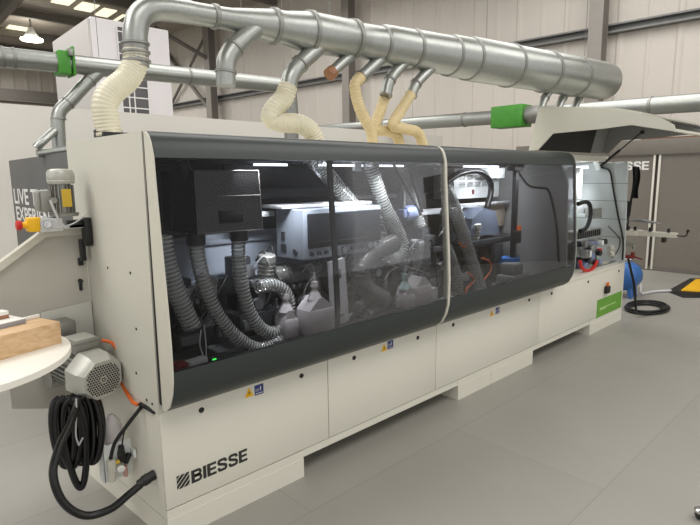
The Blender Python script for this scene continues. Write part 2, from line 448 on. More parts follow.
# hall lamp that shines between the roof panels
t = thing('high_bay_lamp',(4.15,18.6,6.35),'glaring high bay lamp hanging under the roof at the far left','lamp')
b = MB(); b.lathe([(0,.20),(.02,.22),(.12,.2),(.3,.10),(.36,.08)],(4.15,18.6,6.3),(0,0,1)); b.build('reflector','boxgrey',t)
b = MB(); b.lathe([(0,.22),(.02,.33),(.06,.33)],(4.15,18.6,6.24),(0,0,1)); b.build('glowing_lens','lampglow',t)
b = MB(); b.cyl((4.15,18.6,6.64),(4.15,18.6,6.99),.03); b.build('hanger','rafter',t)

# white partition behind the machine
b = MB(); b.box((-6,5,0),(8.6,5.08,2.49)); b.build('wall_left','offwhite',smooth=0,kind='structure')
b = MB()
for xx in (-.25,):
    b.box((xx-.30,4.985,.0),(xx+.02,4.999,2.05))
b.build('door_1','post',smooth=0,kind='structure')

# dark printed banner wall with white lettering
t = thing('banner_wall',(.36,2.7,0),'slate grey banner wall with white capital lettering at the left, behind the machine','banner')
b = MB(); b.box((.345,1.35,.12),(.40,4.2,1.83),.004); b.build('panel','slate',t)
b = MB()
for yy in (1.5,3.85): b.box((.25,yy-.03,0),(.55,yy+.03,.03)); b.box((.35,yy-.02,.02),(.395,yy+.02,.13))
b.build('foot','darkmetal',t)
text('lettering','LIVE THE',(.3435,4.12,1.40),(0,-1,0),(0,0,1),1.28,.15,'paper',t,.022)
text('lettering','EXPERIENCE',(.3435,4.10,1.235),(0,-1,0),(0,0,1),1.60,.14,'paper',t,.022)

# white tower with a printed lattice window, standing beyond the partition
tw = thing('display_tower',(2.75,7.8,0),'tall white clad tower with a dark lattice window print, behind the partition','tower')
b = MB(); b.box((2.19,7.0,0),(3.46,9.0,4.16),.01); b.build('cladding','towerwhite',tw)
b = MB(); b.box((2.155,7.03,0),(2.188,8.98,4.13)); b.build('shaded_face','towerside',tw)  # left face laid over in a darker colour for its shade
b = MB(); b.box((2.575,6.985,2.72),(3.035,6.998,4.07)); f = b.build('window_print','windowprint',tw)
b = MB()
for xx in (2.57,2.69,2.78,3.02): b.box((xx,6.978,2.72),(xx+.02,6.984,4.07))
for i in range(8): b.box((2.575,6.976,2.80+i*.17),(3.035,6.984,2.82+i*.17))
b.build('lattice_bar','paper',f)

# taupe booth beyond the far end of the machine
bt = thing('exhibition_booth',(8.95,0,0),'taupe booth wall with white posts and white lettering, right of the machine','booth')
b = MB(); b.box((8.95,-6,.0),(9.03,.845,1.93)); b.box((8.95,.887,0),(9.03,3.4,1.93)); b.box((9.0,.845,0),(9.03,.887,1.93)); b.build('wall_panel','taupe',bt)
b = MB(); b.box((8.90,-6,1.94),(9.06,3.42,2.19),.004); b.build('fascia','taupe',bt)
for yy in (.825,.905):
    b = MB(); b.box((8.92,yy-.016,0.02),(8.949,yy+.016,1.935),.004); b.build('post','post',bt)
b = MB(); b.box((8.935,-6,0),(8.949,3.4,.07)); b.build('skirting','columndark',bt)
b = MB(); b.box((8.98,.3,2.191),(9.2,1.15,2.215)); b.box((8.98,1.55,2.191),(9.2,1.95,2.235)); b.build('timber_strip','brownwood',bt)
TX = (17.985, 3.862, 1.750)
block_text('lettering','BIESSE',(8.947,1.67,1.69),(0,-1,0),(0,0,1),.68,.145,'paper',bt)

# ------------------------------------------------------------------ the machine
MA = thing('edge_banding_machine',(2.65,.45,0),'long cream edge banding machine with tinted windows and charcoal hood rails','machine')
def part(b, name, m=None, parent=MA, smooth=35): return b.build(name, m, parent, smooth)

# base; its left side leans out a little towards the floor and the rear
def lx(y, z): return -.080*(y/.93)*max(0,1-z/.62)
def hexa(b, y0, y1, z0, z1, xr, dx=0):
    vs = [(lx(y0,z0)+dx,y0,z0),(lx(y1,z0)+dx,y1,z0),(xr,y1,z0),(xr,y0,z0),(lx(y0,z1)+dx,y0,z1),(lx(y1,z1)+dx,y1,z1),(xr,y1,z1),(xr,y0,z1)]
    return b.add(vs,[(0,1,2,3),(7,6,5,4),(0,4,5,1),(1,5,6,2),(2,6,7,3),(3,7,4,0)])
b = MB()
hexa(b,.012,.95,.115,.622,5.305,.014); part(b,'base_body','side')
for (x0,x1) in ((0,.774),(2.204,2.642),(2.646,3.302),(4.469,5.32)):
    b = MB()
    if x0 == 0: hexa(b,0,.9,0,.108,x1)
    else: b.prism([(x0,0),(x1,0),(x1,.9),(x0,.9)],'z',0,.108)
    part(b,'plinth','white',smooth=0)
    b = MB()
P = [(0,.956),(.961,1.933),(1.938,3.385),(3.388,5.32)]
panels = []
for i,(x0,x1) in enumerate(P):
    b = MB()
    pl = (0,.774) if i == 0 else None
    b.box((x0,0,.160),(x1,.0112,.622),.002)
    if i == 0: hexa(b,.012,.93,.112,.622,.02)
    if i == 3: b.box((5.30,.012,.155),(5.32,.93,.65))
    panels.append(part(b,'front_panel','white'))
b = MB(); b.box((0.002,.002,.108),(.774,.011,.1550)); b.box((2.204,.002,.108),(3.302,.011,.1550)); b.box((4.469,.002,.108),(5.318,.011,.1550))
b.box((0.774,.006,.112),(2.204,.0112,.1550)); b.box((3.302,.006,.112),(4.469,.0112,.1550)); part(b,'bottom_rail','white',smooth=0)
b = MB(); b.box((.004,.0114,.150),(5.31,.0119,.166))  # dark strips behind the open joints, coloured as the shade in them
for xs in (.9585,1.9355,3.3865): b.box((xs-.006,.0114,.16),(xs+.006,.0119,.62))
part(b,'shadow_gap','seam',smooth=0)
for (px_i, q) in ((0,(0.193, 0.000, 0.576)),(0,(0.773, 0.000, 0.582)),(1,(1.160, 0.000, 0.585)),(1,(1.737, 0.000, 0.579)),(2,(2.124, 0.000, 0.588)),(2,(3.194, 0.000, 0.586)),(3,(3.595, 0.000, 0.578)),(3,(4.364, 0.000, 0.574)),(3,(5.151, 0.000, 0.580))):
    b = MB(); b.lathe([(0,.013),(.004,.013),(.006,.010),(.003,.006)],(q[0],.0,q[2]),(0,-1,0),18); part(b,'panel_lock','black',panels[px_i])
for (pi, wa, bl) in ((0,(0.448, 0.000, 0.584),(0.506, 0.000, 0.583)),(1,(1.415, 0.000, 0.587),(1.472, 0.000, 0.593)),(2,(2.621, 0.000, 0.580),(2.704, 0.000, 0.585))):
    x, z = wa[0], wa[2]
    b = MB(); b.prism([(x-.026,z-.022),(x+.026,z-.022),(x,z+.026)],'y',-.0012,0)
    s_ = part(b,'warning_triangle','yellow',panels[pi],0); s_['label'] = 'yellow electric shock warning triangle'
    b = MB(); b.poly([(x+.004,-.0018,z+.012),(x-.006,-.0018,z-.004),(x+.001,-.0018,z-.003),(x-.003,-.0018,z-.018),(x+.007,-.0018,z+.001),(x,-.0018,z+.001)]); part(b,'lightning_bolt','ink',panels[pi],0)
    x, z = bl[0], bl[2]
    b = MB(); b.box((x-.026,-.0012,z-.026),(x+.026,0,z+.026)); s_ = part(b,'notice_sticker','bluelabel',panels[pi],0); s_['label'] = 'square blue notice sticker'
    b = MB(); b.use('paper'); b.box((x+.006,-.0018,z-.006),(x+.011,-.0013,z+.016)); b.box((x-.022,-.0018,z-.019),(x+.022,-.0013,z-.016))
    for k_ in range(4): b.box((x-.020+k_*.006,-.0018,z-.008),(x-.0185+k_*.006,-.0013,z+.010-.004*(k_%2)))
    part(b,'pictogram','paper',panels[pi],0)
# maker's emblem and lettering
b = MB(); x0,z0,w,h = .054,.238,.061,.066
def clipsq(pts, x0, x1, z0, z1):
    def cl(P, f, g):
        o = []
        for i in range(len(P)):
            a, c = P[i-1], P[i]
            if f(a) != f(c): o.append(g(a,c))
            if f(c): o.append(c)
        return o
    for (k, lim, sg) in ((0,x0,1),(0,x1,-1),(1,z0,1),(1,z1,-1)):
        f = lambda p: sg*(p[k]-lim) >= -1e-9
        def g(a, c, k=k, lim=lim):
            t = (lim-a[k])/(c[k]-a[k]); return tuple(a[j]+(c[j]-a[j])*t for j in (0,1))
        pts = cl(pts, f, g)
        if not pts: return pts
    return pts
for k_ in range(-3,5):                     # dark diagonal bands with pale gaps
    o_ = k_*.0245
    pts = clipsq([(x0-.1,z0-.1+o_),(x0+.2,z0+.2+o_),(x0+.2,z0+.2+o_+.0185),(x0-.1,z0-.1+o_+.0185)],x0,x0+w,z0,z0+h)
    if len(pts) > 2: b.poly([(p[0],-.0012,p[1]) for p in pts])
part(b,'striped_emblem','ink',panels[0],0)
block_text('lettering','BIESSE',(.124,-.0012,.238),(1,0,0),(0,0,1),.298,.0635,'ink',panels[0])
# green label, isolator switch
b = MB(); b.box((4.62,-.0012,.150),(5.285,0,.340)); g_ = part(b,'green_sticker','green',panels[3],0); g_['label'] = 'rectangular green sticker'
b = MB(); b.box((4.70,-.0018,.232),(5.12,-.0013,.244)); b.box((4.70,-.0018,.218),(4.86,-.0013,.232)); part(b,'faint_print','palegreen',panels[3],0)
b = MB(); b.box((4.775,-.035,.385),(4.872,0,.465),.012); sw = part(b,'isolator_switch','black',panels[3])
b = MB(); b.box((4.805,-.03,.46),(4.835,-.012,.505),.004); part(b,'orange_tab','orange',panels[3])

# bed of the machine (top of the base), roof, end walls
b = MB(); b.box((.01,.0,.625),(3.66,.95,.66)); b.box((.002,-.066,.661),(3.645,.001,.668)); part(b,'bed','midgrey',smooth=0)  # thin front lip is added, unseen, to stop lamp light leaking under the hood
b = MB(); b.box((.01,.015,.66),(3.64,.10,.74),.006); part(b,'bed_front_beam','darkmetal')
b = MB(); b.box((.016,-.034,1.785),(3.68,.955,1.811),.003); part(b,'roof','white')
# left end wall
b = MB(); b.prism([(-.004,.62),(.955,.62),(.955,1.824),(-.036,1.809)],'x',-.006,.014); lw = part(b,'end_panel','side')
for q in ((-0.006, 0.475, 1.207),(-0.006, 0.192, 1.217),(-0.006, 0.174, 0.966),(-0.006, 0.216, 0.749),(-0.006, 0.116, 0.650),(-0.006, 0.057, 0.650)):
    b = MB(); b.lathe([(0,.006),(.003,.006),(.004,.004)],q,(-1,0,0),10); part(b,'screw','darkmetal',lw)
b = MB(); b.prism([(-.075,.67),(-.002,.67),(-.03,1.806),(-.07,1.80)],'x',.0,.012); part(b,'door_gap','pit',smooth=0)  # dark plate behind the open gap, coloured as its shade
# inside linings
b = MB(); b.box((.02,.72,.66),(3.64,.74,1.79)); part(b,'rear_lining','darkmetal',smooth=0)
b = MB(); b.box((.06,.66,.98),(1.75,.715,1.30),.01); b.box((.06,.64,1.24),(1.75,.70,1.27),.004); b.box((.06,.64,1.02),(1.75,.70,1.04),.004); part(b,'blue_grey_beam','bluegrey')
b = MB(); b.box((.72,.105,.70),(2.08,.27,.741),.004); part(b,'jug_shelf','darkmetal')
b = MB(); b.box((1.6,.52,1.32),(3.5,.60,1.36),.006); part(b,'rear_guide_beam','boxgrey')
b = MB(); b.box((.08,.45,1.70),(3.6,.715,1.785),.01); part(b,'cable_duct','darkmetal')
b = MB(); b.box((.30,.55,1.50),(2.3,.60,1.56),.01); part(b,'black_guide_rail','darkmetal')

# hood doors
PROF = [(-.072,.655),(-.118,.69),(-.150,.75),(-.165,.81),(-.168,.85)]
GL = [(-.168,.85),(-.170,.97),(-.163,1.13),(-.152,1.29),(-.141,1.45),(-.131,1.60),(-.127,1.705)]
TOP = [(-.127,1.705),(-.120,1.733),(-.110,1.764),(-.096,1.787),(-.071,1.805),(-.035,1.811)]
ALL = PROF+GL[1:]+TOP[1:]
def door(x0, x1):
    b = MB(); b.sheet(ALL[4:11],'x',x0+.012,x1-.012,.005)
    d = MB(); d.sheet(PROF,'x',x0+.008,x1-.008,.022); d.sheet(TOP,'x',x0+.008,x1-.008,.022)
    fr = part(d,'hood_door','hood')
    part(b,'window_pane','glass',fr)
    return fr
d1 = door(-.006,1.826); d2 = door(1.842,3.655)
def capplate(x0, x1, grow, m, par, name, inner=None):
    o = [(y-grow,z) for y,z in ALL]
    inn = inner or [(y+.03,z) for y,z in ALL]
    b = MB(); b.prism(o+inn[::-1],'x',x0,x1); return part(b,name,m,par)
capplate(-.007,-.001,.003,'trim',d1,'end_cap',[(-.056+.007*(1-(z-.65)/1.15),z) for y,z in ALL[:-1]])
capplate(1.822,1.842,.007,'trim',d2,'edge_strip')
capplate(3.648,3.660,.002,'midgrey',d2,'end_cap',[(y+.018,z) for y,z in ALL])
b = MB(); b.sheet([(y-.003,z) for y,z in ALL],'x',3.660,3.664,.012); part(b,'edge_strip','trim',d2)
# window seal post halfway along the first door, corner fillet of the second
b = MB(); b.sheet([(y+.02,z) for y,z in GL],'x',.895,.925,.012); part(b,'seal_post','black',d1)
# dim upright sheet dividing the second cell from the open third one
b = MB(); b.prism([(-.12,.72),(.70,.68),(.70,1.78),(.15,1.78),(-.02,1.72),(-.09,1.55)],'x',3.60,3.625); pw = part(b,'partition_sheet','palegrey')
b = MB(); b.tube([(3.595, 0.383, 1.671), (3.595, 0.269, 1.536), (3.595, 0.153, 1.510), (3.595, 0.078, 1.493), (3.595, 0.026, 1.363), (3.595, -0.022, 1.148), (3.595, -0.054, 0.868)],.010,8); part(b,'sheet_cable','black')

# light bars
for (x0,x1,yy) in ((.80,1.02,.40),(1.27,2.05,.40),(2.75,3.25,.36)):
    b = MB(); b.box((x0,yy,1.692),(x1,yy+.02,1.704)); part(b,'light_bar','led',smooth=0)

# smoked dust hood with its slot
b = MB(); b.prism([(.285,1.365),(.645,1.365),(.630,1.66),(.283,1.66)],'y',.12,.5); dh = part(b,'dust_hood','glossblack')
b = MB()
for a,c in (((.283,1.66),(.630,1.66)),((.283,1.66),(.287,1.365)),((.630,1.66),(.643,1.365)),((.29,1.54),(.638,1.54)),((.287,1.372),(.643,1.366))):
    b.tube([(a[0],.117,a[1]),(c[0],.117,c[1])],.0022,6,smooth=False)
part(b,'edge_highlight','columndark',dh)  # pale rods stand in for highlights along the hood edges
b = MB(); b.box((.405,.112,1.418),(.525,.119,1.462),.002); b.box((.40,.116,1.41),(.53,.121,1.47)); part(b,'slot','pit',dh)
for x_ in (.315,.555):
    b = MB(); b.lathe([(0,.045),(.06,.045)],(x_,.2,1.31),(0,0,1)); part(b,'outlet','black',dh)
b = MB(); b.prism([(.02,1.30),(.02,1.75),(.26,1.75),(.26,1.38),(.12,1.36)],'y',.42,.44); part(b,'smoke_sheet','black')
b = MB(); b.prism([(.66,1.5),(.66,1.74),(1.0,1.74),(1.0,1.62)],'y',.5,.52); part(b,'smoke_sheet','black')
b = MB(); b.tube([(0.265, 0.200, 1.709), (0.286, 0.200, 1.655), (0.319, 0.200, 1.627)],.03,10); part(b,'feed_hose','darkmetal')

# clear ribbed hoses
def hose(pts, r, m='clear', name='ribbed_hose', pitch=.019, amp=.06, parent=MA):
    b = MB(); b.use(m); b.tube(pts, r, 14, 8, rib=amp, pitch=pitch, ribm='rib' if m == 'clear' else None); return part(b,name,m,parent,60)
hose([(0.125, 0.140, 1.373), (0.136, 0.140, 1.273), (0.165, 0.140, 1.140), (0.206, 0.140, 1.020), (0.240, 0.140, 0.931)],.044)
hose([(0.317, 0.200, 1.343), (0.321, 0.200, 1.246), (0.350, 0.200, 1.109), (0.402, 0.200, 0.963), (0.497, 0.200, 0.823), (0.614, 0.200, 0.726), (0.716, 0.200, 0.713), (0.791, 0.200, 0.736)],.036)
hose([(0.559, 0.220, 1.331), (0.558, 0.220, 1.196), (0.574, 0.220, 1.035), (0.616, 0.220, 0.903), (0.688, 0.220, 0.806), (0.773, 0.220, 0.776), (0.851, 0.220, 0.830), (0.868, 0.220, 0.925), (0.830, 0.220, 1.006), (0.751, 0.220, 1.046), (0.667, 0.220, 1.048)],.036)
hose([(1.175, 0.400, 1.752), (1.299, 0.400, 1.662), (1.431, 0.400, 1.542), (1.572, 0.400, 1.414)],.048)
hose([(1.585, 0.280, 1.711), (1.630, 0.280, 1.603), (1.715, 0.280, 1.437), (1.835, 0.280, 1.275), (1.898, 0.280, 1.152), (1.835, 0.280, 1.074), (1.705, 0.280, 1.102)],.046)
hose([(2.100, 0.480, 1.700), (2.168, 0.480, 1.561), (2.250, 0.480, 1.408), (2.336, 0.480, 1.242)],.046)
hose([(2.231, 0.160, 1.539), (2.370, 0.160, 1.339), (2.521, 0.160, 1.064), (2.730, 0.160, 0.704)],.046)
hose([(2.424, 0.300, 1.368), (2.542, 0.300, 1.269), (2.681, 0.300, 1.148)],.05,'greyhose')
hose([(2.216, 0.140, 1.126), (2.305, 0.140, 0.984), (2.359, 0.140, 0.857), (2.376, 0.140, 0.717)],.04)
hose([(1.748, 0.220, 1.185), (1.575, 0.220, 1.142), (1.447, 0.220, 1.053), (1.481, 0.220, 0.918), (1.650, 0.220, 0.811)],.06,'greyhose',pitch=.022)
hose([(0.826, 0.420, 1.037), (1.029, 0.420, 1.045), (1.265, 0.420, 0.974), (1.483, 0.420, 0.971)],.055,'greyhose',pitch=.022)
hose([(2.514, 0.400, 1.562), (2.750, 0.400, 1.646), (2.992, 0.400, 1.662), (3.147, 0.400, 1.603), (3.200, 0.400, 1.499), (3.145, 0.400, 1.346)],.026,'blackhose',amp=.03)

# control box with its dark door and a row of knobs
b = MB(); b.box((.966,.2,1.157),(1.60,.46,1.445),.006); cb = part(b,'control_box','bluegrey')
b = MB(); b.box((.90,.30,1.449),(1.62,.5,1.468),.003); b.box((.72,.46,1.40),(.96,.5,1.43),.003); part(b,'top_shelf','boxgrey',cb)
b = MB(); b.box((.995,.187,1.222),(1.585,.199,1.42),.004); part(b,'dark_door','darkmetal',cb)
b = MB(); b.box((1.005,.180,1.25),(1.575,.189,1.256)); b.box((1.18,.182,1.40),(1.25,.189,1.41)); part(b,'door_grip','pit',cb)
for i in range(5):
    b = MB(); b.lathe([(0,.012 if i < 3 else .021),(.014,.012 if i < 3 else .019)],(1.02+i*.055+(.03 if i > 2 else 0),.199,1.19),(0,-1,0),14); part(b,'knob','midgrey' if i > 2 else 'darkmetal',cb)
for i in range(6):
    b = MB(); b.lathe([(0,.012 if i < 3 else .021),(.014,.012 if i < 3 else .019)],(1.34+i*.044+(.02 if i > 2 else 0),.199,1.195),(0,-1,0),14); part(b,'knob','midgrey' if i > 2 else 'darkmetal',cb)
b = MB(); b.lathe([(0,.02),(.012,.018)],(.966,.27,1.20),(-1,0,0),14); b.box((.958,.37,1.26),(.966,.40,1.31),.002); b.box((.958,.36,1.19),(.966,.41,1.24),.004); part(b,'side_socket','darkmetal',cb)

# white electric box with louvres in the second cell
b = MB(); b.box((2.80,.5,1.43),(3.50,.72,1.69),.008); eb = part(b,'electric_box','boxwhite')
b = MB()
for i in range(5):
    for j in range(2):
        for k_ in range(4): b.box((2.87+i*.115,.496,1.53+j*.06+k_*.011),(2.95+i*.115,.501,1.536+j*.06+k_*.011))
part(b,'louvre','rail',eb,0)
b = MB(); b.box((3.06,.492,1.465),(3.085,.5,1.505),.003); part(b,'switch','redbrown',eb)
b = MB(); b.box((3.18,.40,1.60),(3.42,.498,1.69),.006); part(b,'junction_box','boxwhite',eb)
b = MB(); b.box((2.75,.42,1.375),(3.56,.46,1.395),.003); part(b,'horizontal_rail','boxgrey')
b = MB(); b.box((3.28,.48,1.16),(3.58,.52,1.36),.006); part(b,'beige_panel','beige')
b = MB(); b.box((3.20,.16,.72),(3.245,.20,1.72),.006); b.box((3.14,.14,1.66),(3.30,.22,1.75),.01); b.box((3.17,.13,1.05),(3.27,.17,1.16),.01); part(b,'black_column','black')
b = MB(); b.box((3.24,.14,1.07),(3.275,.165,1.20),.006); part(b,'orange_connector','orange')
b = MB(); b.lathe([(0,.085),(.07,.09)],(3.2,.20,.86),(0,0,1)); part(b,'blue_pot','blue')
b = MB(); b.box((3.02,.05,.70),(3.30,.22,.80),.02); b.box((3.05,.06,.80),(3.2,.2,.9),.02); part(b,'pale_bracket','midgrey')
b = MB(); b.box((3.06,.0,.745),(3.12,.05,.775),.006); part(b,'red_fitting','red')
for pts in ([(2.654, 0.120, 0.992), (2.769, 0.120, 0.947), (2.787, 0.120, 0.880), (2.691, 0.120, 0.813)],[(2.374, 0.140, 1.133), (2.439, 0.140, 1.097), (2.476, 0.140, 1.124)],[(2.469, 0.120, 0.905), (2.552, 0.120, 0.832), (2.449, 0.120, 0.770), (2.466, 0.120, 0.674)]):
    b = MB(); b.tube(pts,.007,8); part(b,'orange_cable','orange')

# processing units along the bed
def finmotor(b, a, d, r, L, m='alu'):
    a = Vector(a); d = Vector(d).normalized(); b.use(m)
    prof = [(0,r*.8)]; n = 7
    for k_ in range(n): prof += [(L*.1+k_*L*.1,r),(L*.13+k_*L*.1,r),(L*.14+k_*L*.1,r*.88),(L*.19+k_*L*.1,r*.88)]
    prof += [(L*.82,r),(L*.97,r*.96),(L,r*.8)]
    b.lathe(prof,a,d,18)
def unit(x, y, z, w, h, seed):
    R = random.Random(seed)
    b = MB(); b.use('darkmetal')
    b.box((x,y,z),(x+w,y+.22,z+h*.3),.008)
    b.box((x+w*.15,y+.10,z+h*.3),(x+w*.5,y+.22,z+h),.008)
    b.use('steel'); b.box((x+w*.55,y+.06,z+h*.28),(x+w*.72,y+.16,z+h*.62),.004)
    b.box((x+w*.18,y+.04,z+h*.75),(x+w*.46,y+.10,z+h*.9),.004)
    b.use('midgrey'); b.box((x+w*.05,y-.02,z+h*.1),(x+w*.4,y+.02,z+h*.24),.004)
    u = part(b,'trimming_unit',None)
    b = MB(); finmotor(b,(x+w*.62,y+.02,z+h*.55),(0,-.15,1),w*.17,h*.5,R.choice(['alu','darkmetal','midgrey'])); part(b,'spindle_motor',None,u)
    b = MB(); b.use('steel'); b.lathe([(0,w*.10),(.012,w*.11),(.014,w*.07),(.03,w*.07),(.032,w*.11),(.044,w*.10)],(x+w*.28,y-.03,z+h*.45),(0,-1,0),18)
    b.lathe([(0,.012),(.07,.012)],(x+w*.28,y+.05,z+h*.45),(0,-1,0),10); part(b,'guide_wheel',None,u)
    b = MB(); b.use('steel')
    for k_ in range(3): b.box((x+w*.1+k_*w*.12,y-.03,z+h*.66),(x+w*.18+k_*w*.12,y+.02,z+h*.74),.003)
    b.lathe([(0,.014),(.1,.014),(.1,.008),(.15,.008)],(x+w*.8,y,z+h*.12),(-.1,-.2,1),10)
    part(b,'valve_block',None,u)
    b = MB()
    for k_ in range(4):
        p0 = Vector((x+w*R.random(),y+.05,z+h*(.5+.5*R.random()))); p1 = Vector((x+w*R.random(),y-.06*R.random(),z+h*R.random()*.6)); p2 = Vector((x+w*R.random(),y+.15,z+h*R.random()*.4))
        b.tube([p0,p0+Vector((.03*R.uniform(-1,1),-.05,.05)),p1,p2],.0055,7)
    part(b,'black_cable','black',u)
    b = MB(); p0 = Vector((x+w*.3,y-.02,z+h*.9)); b.tube([p0,p0+Vector((.05,-.04,.06)),p0+Vector((.12,0,-.1)),p0+Vector((.1,.05,-.25))],.004,6); part(b,'air_line','boxgrey',u)
unit(.26,.36,.74,.30,.36,1); unit(.62,.34,.74,.30,.44,2); unit(.98,.40,.72,.34,.36,3); unit(1.34,.36,.72,.28,.40,4)
unit(1.62,.38,.72,.26,.58,5); unit(1.95,.36,.72,.32,.42,6); unit(2.30,.36,.72,.30,.50,7); unit(2.66,.34,.72,.32,.5,8); unit(3.0,.38,.72,.26,.46,9)
# pale slanted plate and blue motor of the middle unit
b = MB(); b.prism([(1.115,1.135),(1.235,1.15),(1.265,.76),(1.135,.735)],'y',.15,.17); sp = part(b,'pale_plate','boxgrey')
b = MB(); b.box((1.14,.143,1.03),(1.20,.15,1.09),.003); b.box((1.15,.143,.80),(1.22,.15,.815)); part(b,'plate_cutout','midgrey',sp)
b = MB(); q = (2.123, 0.420, 1.357); b.lathe([(0,.05),(.01,.056),(.10,.056),(.11,.045)],(q[0]-.05,.42,q[2]),(1,0,0),20); b.box((q[0]-.09,.38,q[2]-.03),(q[0]-.05,.46,q[2]+.03),.006); part(b,'small_motor','lilac')
b = MB(); q = (2.077, 0.420, 1.483); b.box((q[0]-.015,.41,q[2]-.09),(q[0]+.015,.44,q[2]+.04),.004); q = (1.555, 0.440, 1.440); b.box((1.45,.42,1.475),(2.0,.46,1.50),.004); part(b,'mount_bar','midgrey')
b = MB(); b.tube([(1.915, 0.400, 1.738), (2.032, 0.400, 1.599), (2.155, 0.400, 1.452), (2.249, 0.400, 1.336)],.011,8); b.tube([(2.219, 0.400, 1.778), (2.142, 0.400, 1.626), (2.212, 0.400, 1.486), (2.261, 0.400, 1.358)],.012,8); part(b,'gas_spring','black')
b = MB(); b.box((1.56,.39,1.66),(1.62,.42,1.73),.004); b.box((1.72,.38,1.68),(1.78,.42,1.73),.004); part(b,'spring_bracket','boxgrey')
b = MB(); b.tube([(1.591, 0.200, 1.123), (1.746, 0.200, 1.052), (1.912, 0.200, 0.997), (2.112, 0.200, 0.928)],.005,6); b.tube([(1.627, 0.180, 1.075), (1.815, 0.180, 0.998), (1.846, 0.180, 1.049)],.005,6); part(b,'bent_rod','steel')
b = MB(); b.tube([(1.777, 0.120, 0.915), (1.746, 0.120, 1.000), (1.657, 0.120, 1.038), (1.572, 0.120, 0.997), (1.553, 0.120, 0.909), (1.619, 0.120, 0.846), (1.677, 0.120, 0.849)],.005,7); part(b,'clear_tube','clear')
b = MB()
for pts in ([(1.250, 0.200, 0.692), (1.336, 0.200, 0.771), (1.442, 0.200, 0.731), (1.543, 0.200, 0.792), (1.747, 0.200, 0.798)],[(1.282, 0.250, 0.868), (1.454, 0.250, 0.706), (1.642, 0.250, 0.697)],[(1.597, 0.300, 0.738), (1.745, 0.300, 0.782), (1.902, 0.300, 0.667)]): b.tube(pts,.016,8)
part(b,'black_pipe','black')
b = MB(); b.cyl((1.40,.22,.80),(1.62,.30,.82),.035); b.cyl((1.45,.18,.75),(1.66,.26,.76),.03); part(b,'grey_cylinder','midgrey')
b = MB(); b.box((1.9,.1,.68),(2.08,.3,.84),.008); b.box((1.9,.1,.84),(2.08,.3,.85),.002); part(b,'pale_housing','boxgrey')
# blue-grey bagged head in second cell
b = MB(); q = (2.963, 0.300, 1.258); b.prism([(q[0]-.22,1.14),(q[0]+.24,1.12),(q[0]+.16,1.32),(q[0]-.02,1.36),(q[0]-.18,1.28)],'y',.30,.5); part(b,'blue_grey_head','greycloth')
b = MB(); b.box((q[0]-.26,.27,1.05),(q[0]+.55,.5,1.10),.01); b.box((q[0]-.2,.3,.85),(q[0]-.1,.4,1.05),.01); b.box((q[0]+.1,.25,.72),(q[0]+.22,.4,1.05),.01); part(b,'dark_carriage','darkmetal')
# console with two green lights in the lower left corner
b = MB(); q = (0.235, 0.030, 0.700); b.obox((q[0]-.02,.06,.775),(.10,.06,.05),Matrix.Rotation(.15,3,'Z'),.004); part(b,'small_console','boxgrey')
b = MB(); b.box((q[0]-.13,.04,.75),(q[0]-.07,.10,.80),.004); part(b,'red_terminal','redbrown')
b = MB()
for p_ in ((0.230, -0.080, 0.826),(0.244, -0.080, 0.801)):
    b = MB(); b.box((p_[0]-.008,-.084,p_[2]-.005),(p_[0]+.008,-.076,p_[2]+.005)); b.build('green_light','greenled',MA,0)
b = MB(); q2 = (0.252, -0.070, 0.808); b.box((q2[0]-.03,-.075,q2[2]-.06),(q2[0]+.16,-.03,q2[2]+.03),.004); part(b,'dark_console','darkmetal')
b = MB(); b.tube([(0.255, 0.080, 0.926), (0.245, 0.080, 0.855), (0.262, 0.080, 0.788), (0.275, 0.080, 0.750)],.003,6); b.tube([(0.271, 0.080, 0.946), (0.276, 0.080, 0.848), (0.271, 0.080, 0.775)],.003,6); part(b,'thin_wire','boxgrey')
b = MB(); b.tube([(0.087, 0.100, 0.817), (0.131, 0.100, 0.777), (0.197, 0.100, 0.721)],.014,8); part(b,'grey_lever','midgrey')

# ------------------------------------------------------------------ open third cell
b = MB(); b.prism([(.0,.65),(.62,.65),(.62,1.75),(.035,1.75)],'x',5.285,5.318); rw = part(b,'right_wall','cellwall')
b = MB()
for z_ in (.93,1.13,1.33,1.52): b.box((5.2835,.01,z_),(5.2855,.6,z_+.004))
part(b,'panel_joint','seam',rw,0)
b = MB(); b.box((3.67,.60,.65),(5.29,.64,1.80)); part(b,'rear_sheet','cellwall',smooth=0)
b = MB(); b.box((3.67,.25,1.76),(5.32,.95,1.82),.004); part(b,'rear_roof','white')
b = MB(); b.box((3.39,.0,.623),(5.32,.62,.652),.004); b.box((3.67,.0,.652),(3.80,.05,.72),.004); part(b,'cell_table','white')
b = MB(); b.tube([(5.270, 0.350, 1.716), (5.270, 0.272, 1.693), (5.270, 0.205, 1.648), (5.270, 0.162, 1.473), (5.270, 0.091, 1.179), (5.270, 0.020, 0.908), (5.270, 0.011, 0.686)],.010,8); part(b,'wall_cable','black')
b = MB(); b.tube([(5.270, 0.189, 1.052), (5.270, 0.109, 0.979), (5.270, 0.052, 0.905), (5.270, 0.065, 0.793), (5.270, 0.123, 0.697)],.005,6); part(b,'thin_hose','darkmetal')
b = MB(); b.box((5.05,.40,1.69),(5.16,.5,1.715)); part(b,'light_bar','led',smooth=0)
b = MB(); b.box((5.0,.42,1.35),(5.08,.56,1.70),.006); b.box((5.02,.36,1.20),(5.2,.5,1.33),.01); part(b,'tool_head','boxgrey')
b = MB(); b.box((5.10,.46,1.42),(5.16,.5,1.66),.004); part(b,'dark_slot','darkmetal')
b = MB(); b.box((4.55,.25,.95),(5.26,.40,1.03),.006); b.box((4.55,.22,.90),(5.20,.26,.93),.004); pr = part(b,'pressure_beam','alu')
